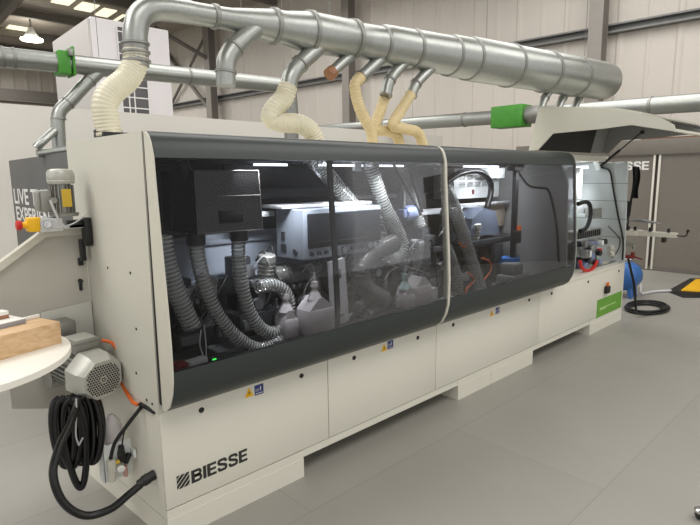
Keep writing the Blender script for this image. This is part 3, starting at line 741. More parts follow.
for i in range(12):
    b = MB(); b.box((4.60+i*.053,.242,.955),(4.62+i*.053,.2495,1.02)); part(b,'beam_rib','darkmetal',pr,0)
b = MB(); b.tube([(4.540, 0.220, 1.327), (4.729, 0.220, 1.340), (4.834, 0.220, 1.293), (4.853, 0.220, 1.165), (4.767, 0.220, 1.065), (4.624, 0.220, 1.044)],.022,10,rib=.05,pitch=.02); part(b,'cable_tube','black')
b = MB(); b.box((5.0,.22,1.16),(5.16,.34,1.26),.008); b.box((4.95,.2,1.15),(5.12,.24,1.18),.004); part(b,'grey_clamp','alu')
R = random.Random(3)
mu = None
b = MB()
for i in range(26):
    x = R.uniform(4.45,5.02); z = R.uniform(.68,.93); y = R.uniform(.08,.22); s = R.uniform(.015,.05)
    b.use(R.choice(['lilac','lilac','steel','bluegrey','darkmetal','boxwhite']))
    if i % 3: b.box((x-s,y-s*.7,z-s),(x+s,y+s*.7,z+s),.004)
    else: b.lathe([(0,s),(s*1.4,s),(s*1.5,s*.7)],(x,y,z),(R.uniform(-.3,.3),-1,R.uniform(-.3,.3)),14)
b.use('darkmetal'); b.box((4.45,.2,.66),(5.05,.3,.92),.01)
mu = part(b,'cutter_unit',None)
b = MB(); b.box((4.75,.05,.80),(4.80,.09,.86),.01); b.tube([(4.291, 0.060, 0.784), (4.347, 0.060, 0.707), (4.494, 0.060, 0.658), (4.636, 0.060, 0.681), (4.703, 0.060, 0.736)],.018,8); part(b,'red_handle','red',mu)
b = MB(); q = (5.295, 0.150, 0.805); b.lathe([(0,.03),(.03,.045),(.05,.045),(.07,.03)],(q[0]-.03,.16,q[2]),(1,-.4,0),18); b.lathe([(0,.03),(.03,.04),(.06,.03)],(q[0]-.06,.14,q[2]-.06),(1,-.4,0),18); part(b,'pale_roller','trim',mu)
b = MB(); b.tube([(4.783, 0.100, 0.690), (5.052, 0.100, 0.647), (5.216, 0.100, 0.661), (5.390, 0.100, 0.652)],.012,8); part(b,'short_rod','midgrey',mu)

# canopy: the third hood, swung open
def cp(y,z): return (y,z)
OUT = [(.330,1.845),(.250,2.215),(-.284,2.152),(-.426,2.130),(-.600,2.085),(-.743,2.040),(-.835,1.985),(-.852,1.931)]
INN = [(-.535,2.005),(-.302,1.991),(.109,1.982),(.242,1.846)]
b = MB(); b.sheet(OUT[1:5],'x',3.71,5.27,.014); b.sheet([(.242,2.2),(.235,2.15)],'x',3.71,5.27,.012); can = part(b,'open_canopy','side')
for (x0,x1,m) in ((3.695,3.71,'side'),(5.27,5.285,'canopyin')):
    b = MB(); b.prism(OUT+INN,'x',x0,x1); part(b,'side_plate',m,can,0)
b = MB(); b.sheet([(.300,1.850),(.225,2.195)],'x',3.712,4.96,.01); part(b,'back_window','black',can)
b = MB(); b.sheet([(.300,1.850),(.225,2.195)],'x',4.962,5.268,.01); part(b,'back_lining','canopyin',can)
b = MB(); b.box((3.71,-.856,1.93),(5.27,-.835,1.952),.003); part(b,'front_rail','trim',can)
b = MB(); b.tube([(3.72,-.815,2.002),(5.26,-.815,2.002)],.008,8,smooth=False); part(b,'dark_seal','black',can)
b = MB(); b.tube([(5.250, 0.329, 1.694),(5.250, 0.109, 1.880)],.014,8,smooth=False); b.tube([(5.250, 0.109, 1.880),(5.250, -0.098, 2.056)],.007,8,smooth=False); b.lathe([(0,.02),(.03,.02)],(5.245, -0.100, 2.055),(1,0,0),10); part(b,'gas_spring','black',can)
b = MB(); q = (5.220, 0.330, 1.726); b.obox(q,(.03,.05,.12),Matrix.Rotation(-.4,3,'X'),.004); part(b,'spring_bracket','boxwhite',can)

# outfeed arm and clamps on the right end
b = MB(); b.box((5.32,-.10,.955),(5.50,.30,1.01),.006); b.prism([(5.34,.1),(5.49,.1),(5.45,-.46),(5.36,-.46)],'z',.958,1.005); oa = part(b,'return_arm','trim')
b = MB()
for yy in (.02,-.05,-.20,-.38): b.box((5.39,yy-.012,1.005),(5.42,yy+.012,1.05),.003)
b.box((5.36,-.36,.90),(5.44,-.33,.955),.004); b.tube([(5.40,-.46,.98),(5.40,-.54,.98),(5.40,-.56,1.03)],.007,8); b.lathe([(0,.014),(.03,.014)],(5.40,-.56,1.02),(0,0,1),10)
part(b,'arm_peg','black',oa)
b = MB(); b.prism([(.02,1.12),(-.24,1.10),(-.30,1.10),(-.12,1.135)],'x',5.32,5.44); b.box((5.32,.0,1.09),(5.36,.06,1.13)); part(b,'grey_bracket','midgrey')
b = MB(); b.box((5.325,-.06,.84),(5.42,.25,.865),.004); b.cyl((5.38,-.06,.80),(5.38,-.06,.86),.018); part(b,'lower_bracket','alu')
b = MB(); b.box((5.322,-.08,.70),(5.40,.10,.735),.008); b.lathe([(0,.018),(.05,.022)],(5.36,-.06,.72),(0,0,1),12); b.tube([(5.36,-.08,.72),(5.36,-.16,.70)],.008,8,smooth=False); part(b,'red_clamp','redbrown')
b = MB(); b.box((5.322,.0,.98),(5.345,.05,1.33)); part(b,'black_edge','black')

# ------------------------------------------------------------------ left end: infeed side
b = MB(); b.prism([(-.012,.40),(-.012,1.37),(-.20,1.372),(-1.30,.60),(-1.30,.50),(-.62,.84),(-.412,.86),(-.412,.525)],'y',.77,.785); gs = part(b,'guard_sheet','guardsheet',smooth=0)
b = MB(); b.prism([(-.012,1.385),(-.20,1.387),(-1.30,.615),(-1.30,.570),(-.195,1.352),(-.012,1.350)],'y',.735,.79); part(b,'guard_flange','trim',gs,0)
b = MB(); b.prism([(-.23,.72),(-.012,.72),(-.012,1.0),(-.25,.98)],'y',.757,.764); part(b,'clear_guard','guard',gs,0)
b = MB(); b.box((-.06,.758,1.06),(-.045,.77,1.12),.003); b.lathe([(0,.012),(.02,.01)],(-.052,.77,1.11),(0,-1,0),10); part(b,'latch','darkmetal',gs)
b = MB(); b.box((-.055,.758,1.19),(-.03,.77,1.23),.002); part(b,'hinge_pin','darkmetal',gs)
# upper gear motor with cooling cap
b = MB(); q = (-.120,.68,1.452)
b.lathe([(0,.062),(.016,.066),(.018,.05)],q,(0,0,1),24)
for k_ in range(18):
    a = 2*PI*k_/18; b.obox((q[0]+.044*math.cos(a),q[1]+.044*math.sin(a),q[2]+.085),(.016,.004,.13),Matrix.Rotation(a,3,'Z'))
b.lathe([(.016,.041),(.16,.041)],q,(0,0,1),24)
um = part(b,'upper_motor','alu')
b = MB(); b.lathe([(0,.056),(.012,.061),(.018,.059),(.022,.061),(.050,.060),(.064,.053),(.070,.036),(.071,.01)],(q[0],q[1],q[2]+.155),(0,0,1),28); part(b,'cooling_cap','alubright',um)
b = MB(); b.box((-.137,.622,1.498),(-.096,.628,1.582),.001); part(b,'yellow_plate','yellowlabel',um,0)
b = MB(); b.box((-.218,.66,1.475),(-.17,.75,1.578),.006); b.box((-.231,.67,1.482),(-.217,.74,1.571),.004); b.cyl((-.175,.69,1.51),(-.14,.69,1.51),.02); b.cyl((-.17,.63,1.53),(-.17,.66,1.53),.014); part(b,'terminal_box','alu',um)
b = MB(); b.box((-.245,.62,1.385),(-.145,.765,1.447),.004); b.box((-.145,.66,1.39),(-.02,.74,1.41),.003); part(b,'motor_bracket','boxgrey',um)
b = MB(); b.box((-.11,.66,1.39),(-.03,.72,1.43),.004); b.box((-.045,.64,1.30),(-.012,.70,1.44),.004); b.box((-.055,.70,1.22),(-.03,.73,1.33),.003); part(b,'black_clamp','black',um)
b = MB(); b.tube([(-0.190, 0.620, 1.440), (-0.218, 0.620, 1.414), (-0.181, 0.620, 1.402), (-0.133, 0.620, 1.408), (-0.088, 0.620, 1.424), (-0.039, 0.620, 1.460)],.004,6); b.tube([(-0.190, 0.620, 1.533), (-0.174, 0.620, 1.477), (-0.157, 0.620, 1.429), (-0.134, 0.620, 1.399)],.006,6); part(b,'motor_cable','boxgrey',um)
es = MB(); q = (-0.279, 0.660, 1.416); q = (q[0]+.012,q[1],q[2]+.006); es.box((q[0]-.022,.62,q[2]-.033),(q[0]+.035,.69,q[2]+.033),.008); es.lathe([(0,.017),(.018,.013),(.022,.015)],(q[0]-.022,.65,q[2]),(-1,0,0),16); e_ = part(es,'emergency_stop','yellow',um)
es = MB(); es.lathe([(0,.018),(.008,.023),(.018,.023),(.024,.016)],(q[0]-.042,.65,q[2]),(-1,0,0),20); part(es,'stop_button','red',um)
es = MB(); es.lathe([(0,.018),(.01,.016)],(q[0]+.055,.619,q[2]),(0,-1,0),14); es.lathe([(0,.01),(.02,.008)],(q[0]+.055,.612,q[2]),(0,-1,0),12); part(es,'selector_knob','chrome',um)

# lower drive motor: fan cover towards the viewer
mo = Vector((-.108,.35,.708)); md = Vector((-.20,.975,.06)).normalized()
R0 = .098
b = MB(); b.use('alubright')
oct_ = lambda r,k: r*(1/ max(abs(math.cos((k%12-6)*0)),.001))
# eight-cornered fan cover: faceted front ring flowing into the round body
prof = [(0,.078),(.004,.088),(.02,.100),(.11,.106),(.12,.104)]
b.lathe([(0,.096),(.0005,.096),(.005,.099),(.040,.121),(.125,.123),(.13,.116)],mo,md,8,PI/8)
lm = part(b,'drive_motor',None)
b = MB(); b.use('alu')
u_ = md.cross(Vector((0,0,1))).normalized(); w_ = u_.cross(md)
b.lathe([(.125,.078),(.30,.078),(.31,.10),(.33,.10),(.335,.06),(.40,.06)],mo,md,24)
Rm = Matrix((u_,md,w_)).transposed()
for k_ in range(30):
    a = 2*PI*k_/30; rr = .09
    c_ = mo+md*.215+(u_*math.cos(a)+w_*math.sin(a))*rr
    e1 = u_*math.cos(a)+w_*math.sin(a); e3 = md.cross(e1)
    b.obox(c_,(.026,.175,.004),Matrix((e1,md,e3)).transposed())
part(b,'finned_body',None,lm)
b = MB()
for i in range(-6,7):
    for j in range(-6,7):
        x_ = i*.0125+(.00625 if j % 2 else 0); z_ = j*.0112
        if .014 < math.hypot(x_,z_) < .080: b.lathe([(0,.0048),(.002,.0048)],mo+u_*x_+w_*z_-md*.0012,md,6)
for k_ in range(6):
    a = 2*PI*k_/6; b.lathe([(0,.0035),(.002,.0035)],mo+u_*math.cos(a)*.008+w_*math.sin(a)*.008-md*.0012,md,6)
part(b,'vent_hole','pit',lm,0)
b = MB(); b.obox(mo+md*.19+w_*.125,(.12,.12,.05),Rm,.006); b.obox(mo+md*.19+w_*.155,(.13,.13,.014),Rm,.006)
part(b,'terminal_box','alu',lm)
b = MB(); b.obox(mo+md*.19+w_*.164,(.10,.105,.006),Rm,.004); b.cyl(mo+md*.19+w_*.125+u_*.05,mo+md*.19+w_*.125+u_*.085,.016); part(b,'box_lid','alubright',lm)
b = MB(); b.obox(mo+md*.37-w_*.01,(.16,.10,.20),Rm,.01); b.obox(mo+md*.36+w_*.16,(.10,.10,.10),Rm,.01); b.cyl(mo+md*.33-u_*.10-w_*.05,mo+md*.33-u_*.04-w_*.05,.05); part(b,'gearbox','alu',lm)
b = MB(); b.tube([mo+md*.16+w_*.13+u_*.09,mo+md*.12+w_*.115+u_*.12,mo+md*.08+w_*.05+u_*.135,mo+md*.06-w_*.06+u_*.12,(-.018,.26,.60),(-.012,.17,.612)],.008,8); oc = part(b,'orange_cable','orange',lm)
b = MB(); b.tube([(-.013,.185,.61),(-.010,.12,.615),(-.002,.05,.612)],.0095,8); part(b,'cable_sleeve','black',lm)

# air preparation set on a folded plate
b = MB(); b.box((-.145,.345,.205),(-.012,.352,.385),.002); b.box((-.145,.345,.20),(-.138,.42,.385),.001); b.box((-.02,.30,.3),(-.006,.36,.34),.001); ap = part(b,'regulator_plate','boxwhite')
b = MB(); b.lathe([(0,.03),(.01,.042),(.08,.045),(.12,.034),(.15,.012)],(-.075,.40,.36),(0,0,1),20); part(b,'milky_bowl','jug',ap)
b = MB(); b.box((-.135,.305,.255),(-.100,.343,.325),.008); b.cyl((-.118,.322,.215),(-.118,.322,.258),.016); part(b,'filter_body','trim',ap)
b = MB(); b.box((-.082,.305,.295),(-.052,.343,.345),.006); b.obox((-.045,.315,.305),(.022,.025,.05),Matrix.Rotation(.5,3,'Y'),.005); b.lathe([(0,.016),(.03,.013)],(-.067,.322,.345),(0,0,1),12); part(b,'regulator','black',ap)
b = MB(); b.lathe([(0,.017),(.012,.017),(.013,.014)],(-.082,.305,.272),(0,-1,0),18); part(b,'gauge','paper',ap)
b = MB(); b.cyl((-.056,.32,.215),(-.056,.32,.27),.010); part(b,'pink_bowl','pink',ap)
b = MB(); b.cyl((-.100,.315,.30),(-.082,.315,.305),.010); part(b,'brass_fitting','yellowlabel',ap)
b = MB(); b.tube([(-.014,.17,.60),(-.03,.19,.57),(-.07,.23,.50),(-.105,.28,.42),(-.125,.30,.34)],.009,8); b.tube([(-.07,.235,.495),(-.072,.27,.43),(-.066,.31,.375)],.004,6); part(b,'air_line','black',ap)
b = MB(); b.lathe([(0,.025),(.025,.025),(.027,.021),(.05,.019)],(-.03,.106,.286),(-1,.0,-.25),16); b.lathe([(0,.023),(.03,.023)],(-.002,.106,.292),(-1,0,-.2),16); part(b,'hose_coupling','black')

# ------------------------------------------------------------------ black service hose hung from the motor
b = MB(); R = random.Random(11)
for k_ in range(7):
    cx = -.285+.020*k_; yy = .40-.016*(k_%3); hw = .046+.006*(k_%2); zt = .655; zb = .335-.03*R.random()-(.09 if k_ == 2 else 0)
    ring = []
    for j in range(13):
        a = 2*PI*j/12
        ring.append((cx+hw*math.sin(a)*(.7+.3*math.cos(a/2)**2),yy+.03*math.cos(a*2+k_)*.3-.02*math.sin(a), (zt+zb)/2+(zt-zb)/2*math.cos(a)))
    b.tube(ring,.0155,10,5)
b.tube([(-.22,.36,.645),(-.28,.29,.57),(-.345,.24,.50),(-.385,.20,.41),(-.365,.17,.29),(-.293,.15,.205),(-.20,.12,.205),(-.12,.108,.245),(-.065,.104,.272)],.017,12)
ch = b.build('service_hose','blackhose',smooth=60)
tag(ch,'thick black hose coiled in loops under the drive motor at the machine left end','hose')
b = MB(); b.tube([(-.235,.335,.66),(-.245,.315,.60),(-.255,.32,.50),(-.245,.33,.44)],.0035,6); b.tube([(-.245,.33,.44),(-.225,.33,.47)],.0035,6)
bt_ = b.build('cable_tie','boxgrey',ch); bt_['label'] = 'pale cable tie'

# ------------------------------------------------------------------ overhead ducts
def ring(b, p, d, r, w=.014, g=.008):
    b.lathe([(-w,r),(-w*.8,r+g),(w*.8,r+g),(w,r)],p,d,28)
D0 = Vector((0.508, 0.500, 2.461)); D1 = Vector((4.971, 0.200, 2.572)); DD = (D1-D0).normalized(); DL = (D1-D0).length
du = thing('main_extraction_duct',tuple(D0),'large galvanised duct widening to the right over the machine, with branch stubs underneath','duct')
ST = [(0,.055),(.030,.055),(.05,.057),(.11,.092),(.125,.092),(.165,.116),(.24,.116),(.245,.108),(.295,.110),(.30,.126),(.36,.130),(.365,.134),(.45,.138),(.455,.150),(.50,.152),(.505,.163),(.74,.174),(.745,.178),(.985,.184),(1.0,.178)]
prev = None
b = MB(); b.lathe([(t*DL,r) for t,r in ST],D0,DD,36); part_ = b.build('duct_pipe','galv',du)
for t,r in ((.03,.056),(.11,.093),(.165,.117),(.24,.117),(.295,.111),(.36,.131),(.45,.139),(.50,.153),(.62,.170),(.745,.179),(.86,.183)):
    b = MB(); ring(b,D0+DD*DL*t,DD,r); b.build('clamp_ring','galvdark',du)
b = MB(); b.tube([(0.214, 0.500, 2.250), (0.219, 0.500, 2.319), (0.241, 0.500, 2.386), (0.293, 0.500, 2.434), (0.380, 0.500, 2.453), (0.513, 0.500, 2.462)],.057,20,6); b.build('elbow','galv',du)
b = MB(); q0 = Vector((0.214, 0.500, 2.250))
for k_ in range(3): ring(b,q0+Vector((0,0,.015-.04*k_)),(0,0,1),.060,.006,.006)
b.lathe([(-.09,.058),(.02,.058)],q0,(0,0,1),24); b.build('collar','galvdark',du)
def branch(pts, r, ringat=(), capm=None):
    b = MB(); b.tube(pts,r,16,5); o = b.build('branch_pipe','galv',du)
    P = [Vector(p) for p in pts]
    for i in ringat:
        d = (P[min(i+1,len(P)-1)]-P[max(i-1,0)]).normalized(); b = MB(); ring(b,P[i],d,r,.008,.006); b.build('clamp_ring','galvdark',o)
    if capm:
        b = MB(); d = (P[-1]-P[-2]).normalized(); b.lathe([(-.03,r*1.12),(.012,r*1.12),(.013,r*.8)],P[-1],d,20); b.build('end_plug',capm,o)
branch([(0.877, 0.460, 2.442), (0.804, 0.460, 2.383), (0.732, 0.460, 2.316), (0.686, 0.460, 2.248), (0.676, 0.460, 2.185), (0.672, 0.460, 2.113)],.052,(2,4))
branch([(1.345, 0.430, 2.436), (1.248, 0.430, 2.359), (1.155, 0.430, 2.284), (1.087, 0.430, 2.208), (1.062, 0.430, 2.133)],.050,(2,4))
branch([(1.605, 0.420, 2.427), (1.490, 0.420, 2.338), (1.380, 0.420, 2.253)],.036,(),'plywood')
branch([(1.884, 0.400, 2.451), (1.749, 0.400, 2.350), (1.628, 0.400, 2.261)],.040,(2,))
branch([(2.088, 0.380, 2.438), (1.984, 0.380, 2.364), (1.883, 0.380, 2.268), (1.843, 0.380, 2.166)],.038,(2,3))
branch([(2.378, 0.360, 2.446), (2.252, 0.360, 2.361), (2.131, 0.360, 2.266), (2.078, 0.360, 2.186)],.038,(2,3))
for pts in ([(3.985, 0.280, 2.417), (3.860, 0.280, 2.317), (3.794, 0.280, 2.214)],[(4.354, 0.280, 2.445), (4.216, 0.280, 2.348), (4.124, 0.280, 2.240)],[(4.690, 0.280, 2.469), (4.562, 0.280, 2.380), (4.464, 0.280, 2.266)]): branch(pts,.036,(1,))
b = MB()
for t in (.2,.55,.9): p_ = D0+DD*DL*t; b.tube([tuple(p_+Vector((0,0,.1))),(p_.x,p_.y,6.99)],.003,5,smooth=False)
b.build('hanger_wire','rail',du)

def flex(name, pts, r, m, label, group=None, amp=.06, pitch=.020):
    b = MB(); b.tube(pts,r,18,8,rib=amp,pitch=pitch)
    o = b.build(name,m,smooth=60); tag(o,label,'hose',group); return o
h = flex('flexible_hose',[(0.213, 0.500, 2.236), (0.209, 0.500, 2.181), (0.167, 0.500, 2.102), (0.087, 0.500, 2.030), (0.051, 0.500, 1.972), (0.050, 0.500, 1.909), (0.060, 0.500, 1.832)],.058,'cream','wide cream ribbed hose dropping from the duct elbow to the machine left end','cream flexible hoses',.03,.016)
b = MB(); q = (0.059, 0.500, 1.850); b.box((q[0]-.045,.44,1.811),(q[0]+.075,.58,1.842),.003); b.lathe([(0,.064),(.012,.062)],(q[0],.51,1.842),(0,0,1),20); part(b,'black_port','black')
flex('flexible_hose',[(1.040, 0.400, 2.144), (1.009, 0.400, 2.074), (0.937, 0.400, 2.008), (0.915, 0.400, 1.957), (0.990, 0.400, 1.937), (1.113, 0.400, 1.936), (1.203, 0.400, 1.900), (1.240, 0.400, 1.831)],.054,'cream','cream ribbed hose with a deep sideways bend, second from the left above the machine','cream flexible hoses')
flex('flexible_hose',[(1.608, 0.380, 2.256), (1.554, 0.380, 2.194), (1.597, 0.380, 2.056), (1.697, 0.380, 1.923), (1.715, 0.380, 1.826)],.036,'yellowhose','yellowed ribbed hose with a long S bend, left of three joining the machine roof','yellowed flexible hoses')
flex('flexible_hose',[(1.886, 0.420, 2.182), (1.806, 0.420, 2.024), (1.767, 0.420, 1.942), (1.906, 0.420, 1.936), (1.999, 0.420, 1.906), (2.032, 0.420, 1.831)],.036,'yellowhose','yellowed ribbed hose in the middle of the three, crossing behind its neighbour','yellowed flexible hoses')
flex('flexible_hose',[(2.054, 0.340, 2.188), (1.919, 0.340, 2.037), (1.869, 0.340, 1.968), (1.993, 0.340, 1.948), (2.133, 0.340, 1.928), (2.202, 0.340, 1.825)],.036,'yellowhose','yellowed ribbed hose at the right of the three above the machine roof','yellowed flexible hoses')

ad = thing('rear_duct',(-2.5,3,2.53),'long galvanised duct with a green slide gate crossing behind the machine to the left','duct')
def az(x): return 2.605+.0249*(x-.135)
b = MB(); b.tube([(-3.5,3,az(-3.5)),(2.9,3,az(2.9))],.080,24,smooth=False); b.build('duct_pipe','galv',ad)
for x in (-.10+.25,-.02+.25,.62,1.75,2.2):
    b = MB(); ring(b,(x,3,az(x)),(1,0,.025),.081,.012,.005); b.build('clamp_ring','galvdark',ad)
b = MB(); b.tube([(2.88,3,az(2.9)),(2.98,3,az(2.9)-.02),(3.02,3,2.5),(3.02,3,1.9),(3.02,3,.0)],.085,18,5); b.build('drop_pipe','galvdark',ad)
b = MB(); x0 = 0.541; x1 = 0.635; b.box((x0,2.90,az(.5)-.098),(x1,3.10,az(.5)+.092),.01); b.box((x1+.015,2.90,az(.5)-.10),(x1+.035,3.10,az(.5)+.135),.004); g = b.build('slide_gate','gate',ad)
b = MB(); b.box((x1-.02,2.87,az(.5)+.05),(x1+.016,2.92,az(.5)+.11),.006); b.build('gate_handle','galvdark',g)
b = MB(); b.tube([(0.955, 3.000, 2.650),(0.770, 3.000, 2.465),(0.626, 3.000, 2.307),(0.552, 3.000, 2.234),(0.522, 3.000, 2.165),(0.509, 3.000, 2.013),(0.497,3,1.2)],.056,18,4); br = b.build('branch_pipe','galv',ad)
for q,d in (((0.807, 3.000, 2.503),(1,0,.9)),((0.608, 3.000, 2.289),(1,0,.9)),((0.521, 3.000, 2.148),(0,0,1))):
    b = MB(); ring(b,q,d,.057,.008,.005); b.build('clamp_ring','galvdark',br)
b = MB(); b.tube([(0.547, 2.850, 1.885),(0.294, 2.850, 1.842)],.032,14,smooth=False); b.tube([(0.463, 2.950, 2.041),(0.339, 2.850, 1.940),(0.291, 2.850, 1.890)],.034,14); b.build('side_pipe','galv',br)
b = MB()
for x in (-2.5,.9,2.4): b.tube([(x,3,az(x)+.09),(x,3,6.99)],.003,5,smooth=False)
b.build('hanger_wire','rail',ad)

cd = thing('far_duct',(7,3,2.6),'long galvanised duct with a green square sleeve running along the far cladding wall','duct')
def bz(y): return 2.50+.0247*y
b = MB(); b.tube([(7,-4,bz(-4)),(7,9.7,bz(9.7))],.115,24,smooth=False); b.build('duct_pipe','galv',cd)
b = MB(); y0 = 2.723; y1 = 2.173; b.box((6.84,y1,bz(y1)-.17),(7.16,y0,bz(y0)+.15),.01); g = b.build('square_sleeve','gate',cd)
y2 = 1.876
b = MB(); b.lathe([(0,.13),(.02,.135),(y1-y2-.01,.135),(y1-y2,.13)],(7,y2,bz(y2)),(0,1,.02),24); b.build('pale_sleeve','galvdark',cd)
for yy in (y0+.6,5.2,7.5,.4,1.4):
    b = MB(); ring(b,(7,yy,bz(yy)),(0,1,.025),.116,.02,.008); b.build('clamp_ring','galvdark',cd)
b = MB()
for yy in (-1,4.5,8.5): b.tube([(7,yy,bz(yy)+.1),(7,yy,6.99)],.003,5,smooth=False)
b.build('hanger_wire','rail',cd)

# ------------------------------------------------------------------ jugs and bottles standing on the bed
def jug(x, y, z, w, d, h, cone, label, m='jug', tube=None):
    t = thing('liquid_jug',(x,y,z),label,'jug','milky jugs inside the machine')
    b = MB(); b.box((x-w/2,y-d/2,z),(x+w/2,y+d/2,z+h*.72),.02)
    b.prism([(x-w/2+.006,z+h*.70),(x+w/2-.006,z+h*.66),(x+w/2-.02,z+h*.74),(x+.01,z+h),(x-.02,z+h)],'y',y-d/2+.01,y+d/2-.01); b.build('body',m,t)
    if cone:
        b = MB(); b.lathe([(0,.045),(.045,.022),(.055,.015),(.07,.015),(.072,.024),(.10,.022),(.103,.007),(.15,.005)],(x-.005,y,z+h*.93),(0,0,1),20); b.build('cone_top',cone,t)
    if tube:
        b = MB(); b.tube(tube,.004,7); b.build('tube','clear',t)
def zt(x): return x
jug(.995,.14,.742,.19,.14,.215,'jug','large milky jug with cone top behind the window seal post, left pair',tube=[(0.906, 0.140, 0.949), (0.930, 0.140, 1.020), (0.989, 0.140, 1.068), (1.024, 0.140, 1.023), (1.030, 0.140, 0.952)])
jug(.835,.20,.74,.10,.11,.16,'jug','small milky jug with round funnel top beside the larger jug')
jug(1.93,.16,.742,.17,.13,.20,None,'milky jug without a cone, near the pale edge strip between the two windows')
jug(1.775,.14,.742,.10,.11,.15,'teal','milky jug carrying a pale teal cone bottle, middle of the machine')

# ------------------------------------------------------------------ table with samples at the left edge
tt = thing('round_table',(-.70,.13,0),'round white topped table at the left picture edge','table')
b = MB(); b.lathe([(0,.392),(.004,.40),(.026,.40),(.03,.392)],(-.70,.13,.97),(0,0,1),72); b.build('tabletop','tabletop',tt)
b = MB(); b.cyl((-.70,.13,.03),(-.70,.13,.97),.035,20); b.build('pedestal','boxgrey',tt)
b = MB(); b.lathe([(0,.25),(.012,.25),(.03,.06),(.04,.036)],(-.70,.13,0),(0,0,1),40); b.build('foot_plate','boxgrey',tt)
UU = Vector((-.952,-.307,0)); VV = Vector((-.307,.952,0)); WW = Vector((0,0,1))
def slab(o, l, d, h, name, m, label, cat, bev=.001):
    o = Vector(o); c = o+UU*l/2+VV*d/2+WW*h/2
    b = MB(); b.obox(c,(l,d,h),Matrix((UU,VV,WW)).transposed(),bev); s = b.build(name,m); return tag(s,label,cat)
slab((-.333,.070,1.0),.46,.135,.085,'wooden_block','oak','oak veneered block lying on the white round table','block')
bo = slab((-.432,.140,1.085),.30,.105,.004,'sample_board','boardedge','grey edged white sample board on the oak block','board')
bo.name = 'sample_board'
b = MB(); b.obox(Vector((-.432,.140,1.096))+UU*.15+VV*.0525,(.30,.105,.014),Matrix((UU,VV,WW)).transposed(),.001); b.use('board')
b.mats = []; b.mi = []
w_b = MB(); w_b.use('boardedge'); w_b.obox(Vector((-.432,.140,1.0955))+UU*.15+VV*.0525,(.30,.105,.013),Matrix((UU,VV,WW)).transposed(),.001); w_b.build('edge_band',None,bo)
w_b = MB(); w_b.use('board'); w_b.obox(Vector((-.432,.140,1.103))+UU*.15+VV*.0525,(.299,.104,.002),Matrix((UU,VV,WW)).transposed(),.0005); w_b.build('white_face',None,bo)
slab((-.372,.195,1.085),.075,.008,.014,'edge_strip','board','narrow white strip at the rear edge of the oak block','strip')
sm = slab((-.475,.195,1.104),.10,.045,.014,'sample_piece','plywood','small brown sample piece with a white top on the sample board','sample')
w_b = MB(); w_b.use('board'); w_b.obox(Vector((-.475,.195,1.125))+UU*.05+VV*.0225,(.10,.045,.014),Matrix((UU,VV,WW)).transposed(),.001); w_b.build('white_top',None,sm)

# ------------------------------------------------------------------ behind the right end
t = thing('air_tank',(6.58,.42,0),'blue air tank on the floor behind the right end of the machine','tank')
b = MB(); b.lathe([(0,.03),(.015,.10),(.05,.16),(.09,.185),(.28,.185),(.32,.16),(.35,.10),(.365,.03)],(6.40,.42,.28),(1,0,0),32); b.build('vessel','blue',t)
for xx in (6.50,6.66):
    b = MB(); b.prism([(.29,0),(.33,0),(.37,.17),(.31,.19)],'x',xx-.03,xx+.03); b.build('leg','blue',t)
    b = MB(); b.prism([(.51,0),(.55,0),(.53,.19),(.47,.17)],'x',xx-.03,xx+.03); b.build('leg','blue',t)
b = MB(); b.cyl((6.58,.42,.45),(6.58,.42,.50),.02); b.cyl((6.58,.36,.50),(6.58,.48,.50),.012); b.build('valve','steel',t)
b = MB()
for k_ in range(4):
    r = .19+.022*k_; rg = [(5.98+.02*k_+r*1.4*math.cos(2*PI*j/24),-.04+r*.85*math.sin(2*PI*j/24),.018+.012*(k_%3)) for j in range(25)]
    b.tube(rg,.014,8,3)
b.tube([(5.345,-.02,.70),(5.38,-.05,.55),(5.44,-.08,.35),(5.45,-.10,.15),(5.55,-.10,.05),(5.75,-.17,.025),(6.0,-.2,.02)],.014,8)
o = b.build('power_cable','blackhose',smooth=60); tag(o,'black power cable hanging from the right end and coiled on the floor','cable')
b = MB(); b.tube([(6.775, 0.273, 0.020), (7.009, 0.211, 0.020), (7.139, 0.150, 0.020), (7.269, 0.052, 0.020)]+[],.02,8); b.tube([(6.775, 0.273, 0.020),(7.3,.46,.06),(7.0,.45,.2),(6.77,.42,.27)],.014,8)
o = b.build('air_hose','boxgrey',smooth=60); tag(o,'pale grey air hose running over the floor from the blue tank to the cable ramp','hose')
t = thing('cable_ramp',(8.0,-.35,0),'black and yellow cable ramp on the floor at the right picture edge','ramp')
base = [(7.274, 0.114, 0.000),(6.989, -0.171, 0.000),(7.245, -0.437, 0.000),(8.921, -0.111, 0.000),(8.576, 0.157, 0.000)]
lid = [(7.187, -0.089, 0.065),(7.332, -0.378, 0.065),(8.408, -0.181, 0.065),(8.195, -0.014, 0.065)]
base = [tuple(p[:2])+(0,) for p in base]; lid = [tuple(p[:2])+(.065,) for p in lid]
rim = [base[0],base[1],base[2],base[3],base[4]]
b = MB(); n = 4; lw_ = [tuple(p[:2])+(.052,) for p in lid]
b.add(rim+lw_,[(0,1,2,3,4),(5,6,7,8),(0,5,6,1),(1,6,2),(2,6,7,3),(3,7,8,4),(4,8,5,0)]); b.build('rubber_base','black',t,0)
b = MB(); b.add(lw_+lid,[(0,1,2,3),(4,5,6,7)]+[(i,(i+1)%4,4+(i+1)%4,4+i) for i in range(4)]); b.build('lid','yellow',t,0)
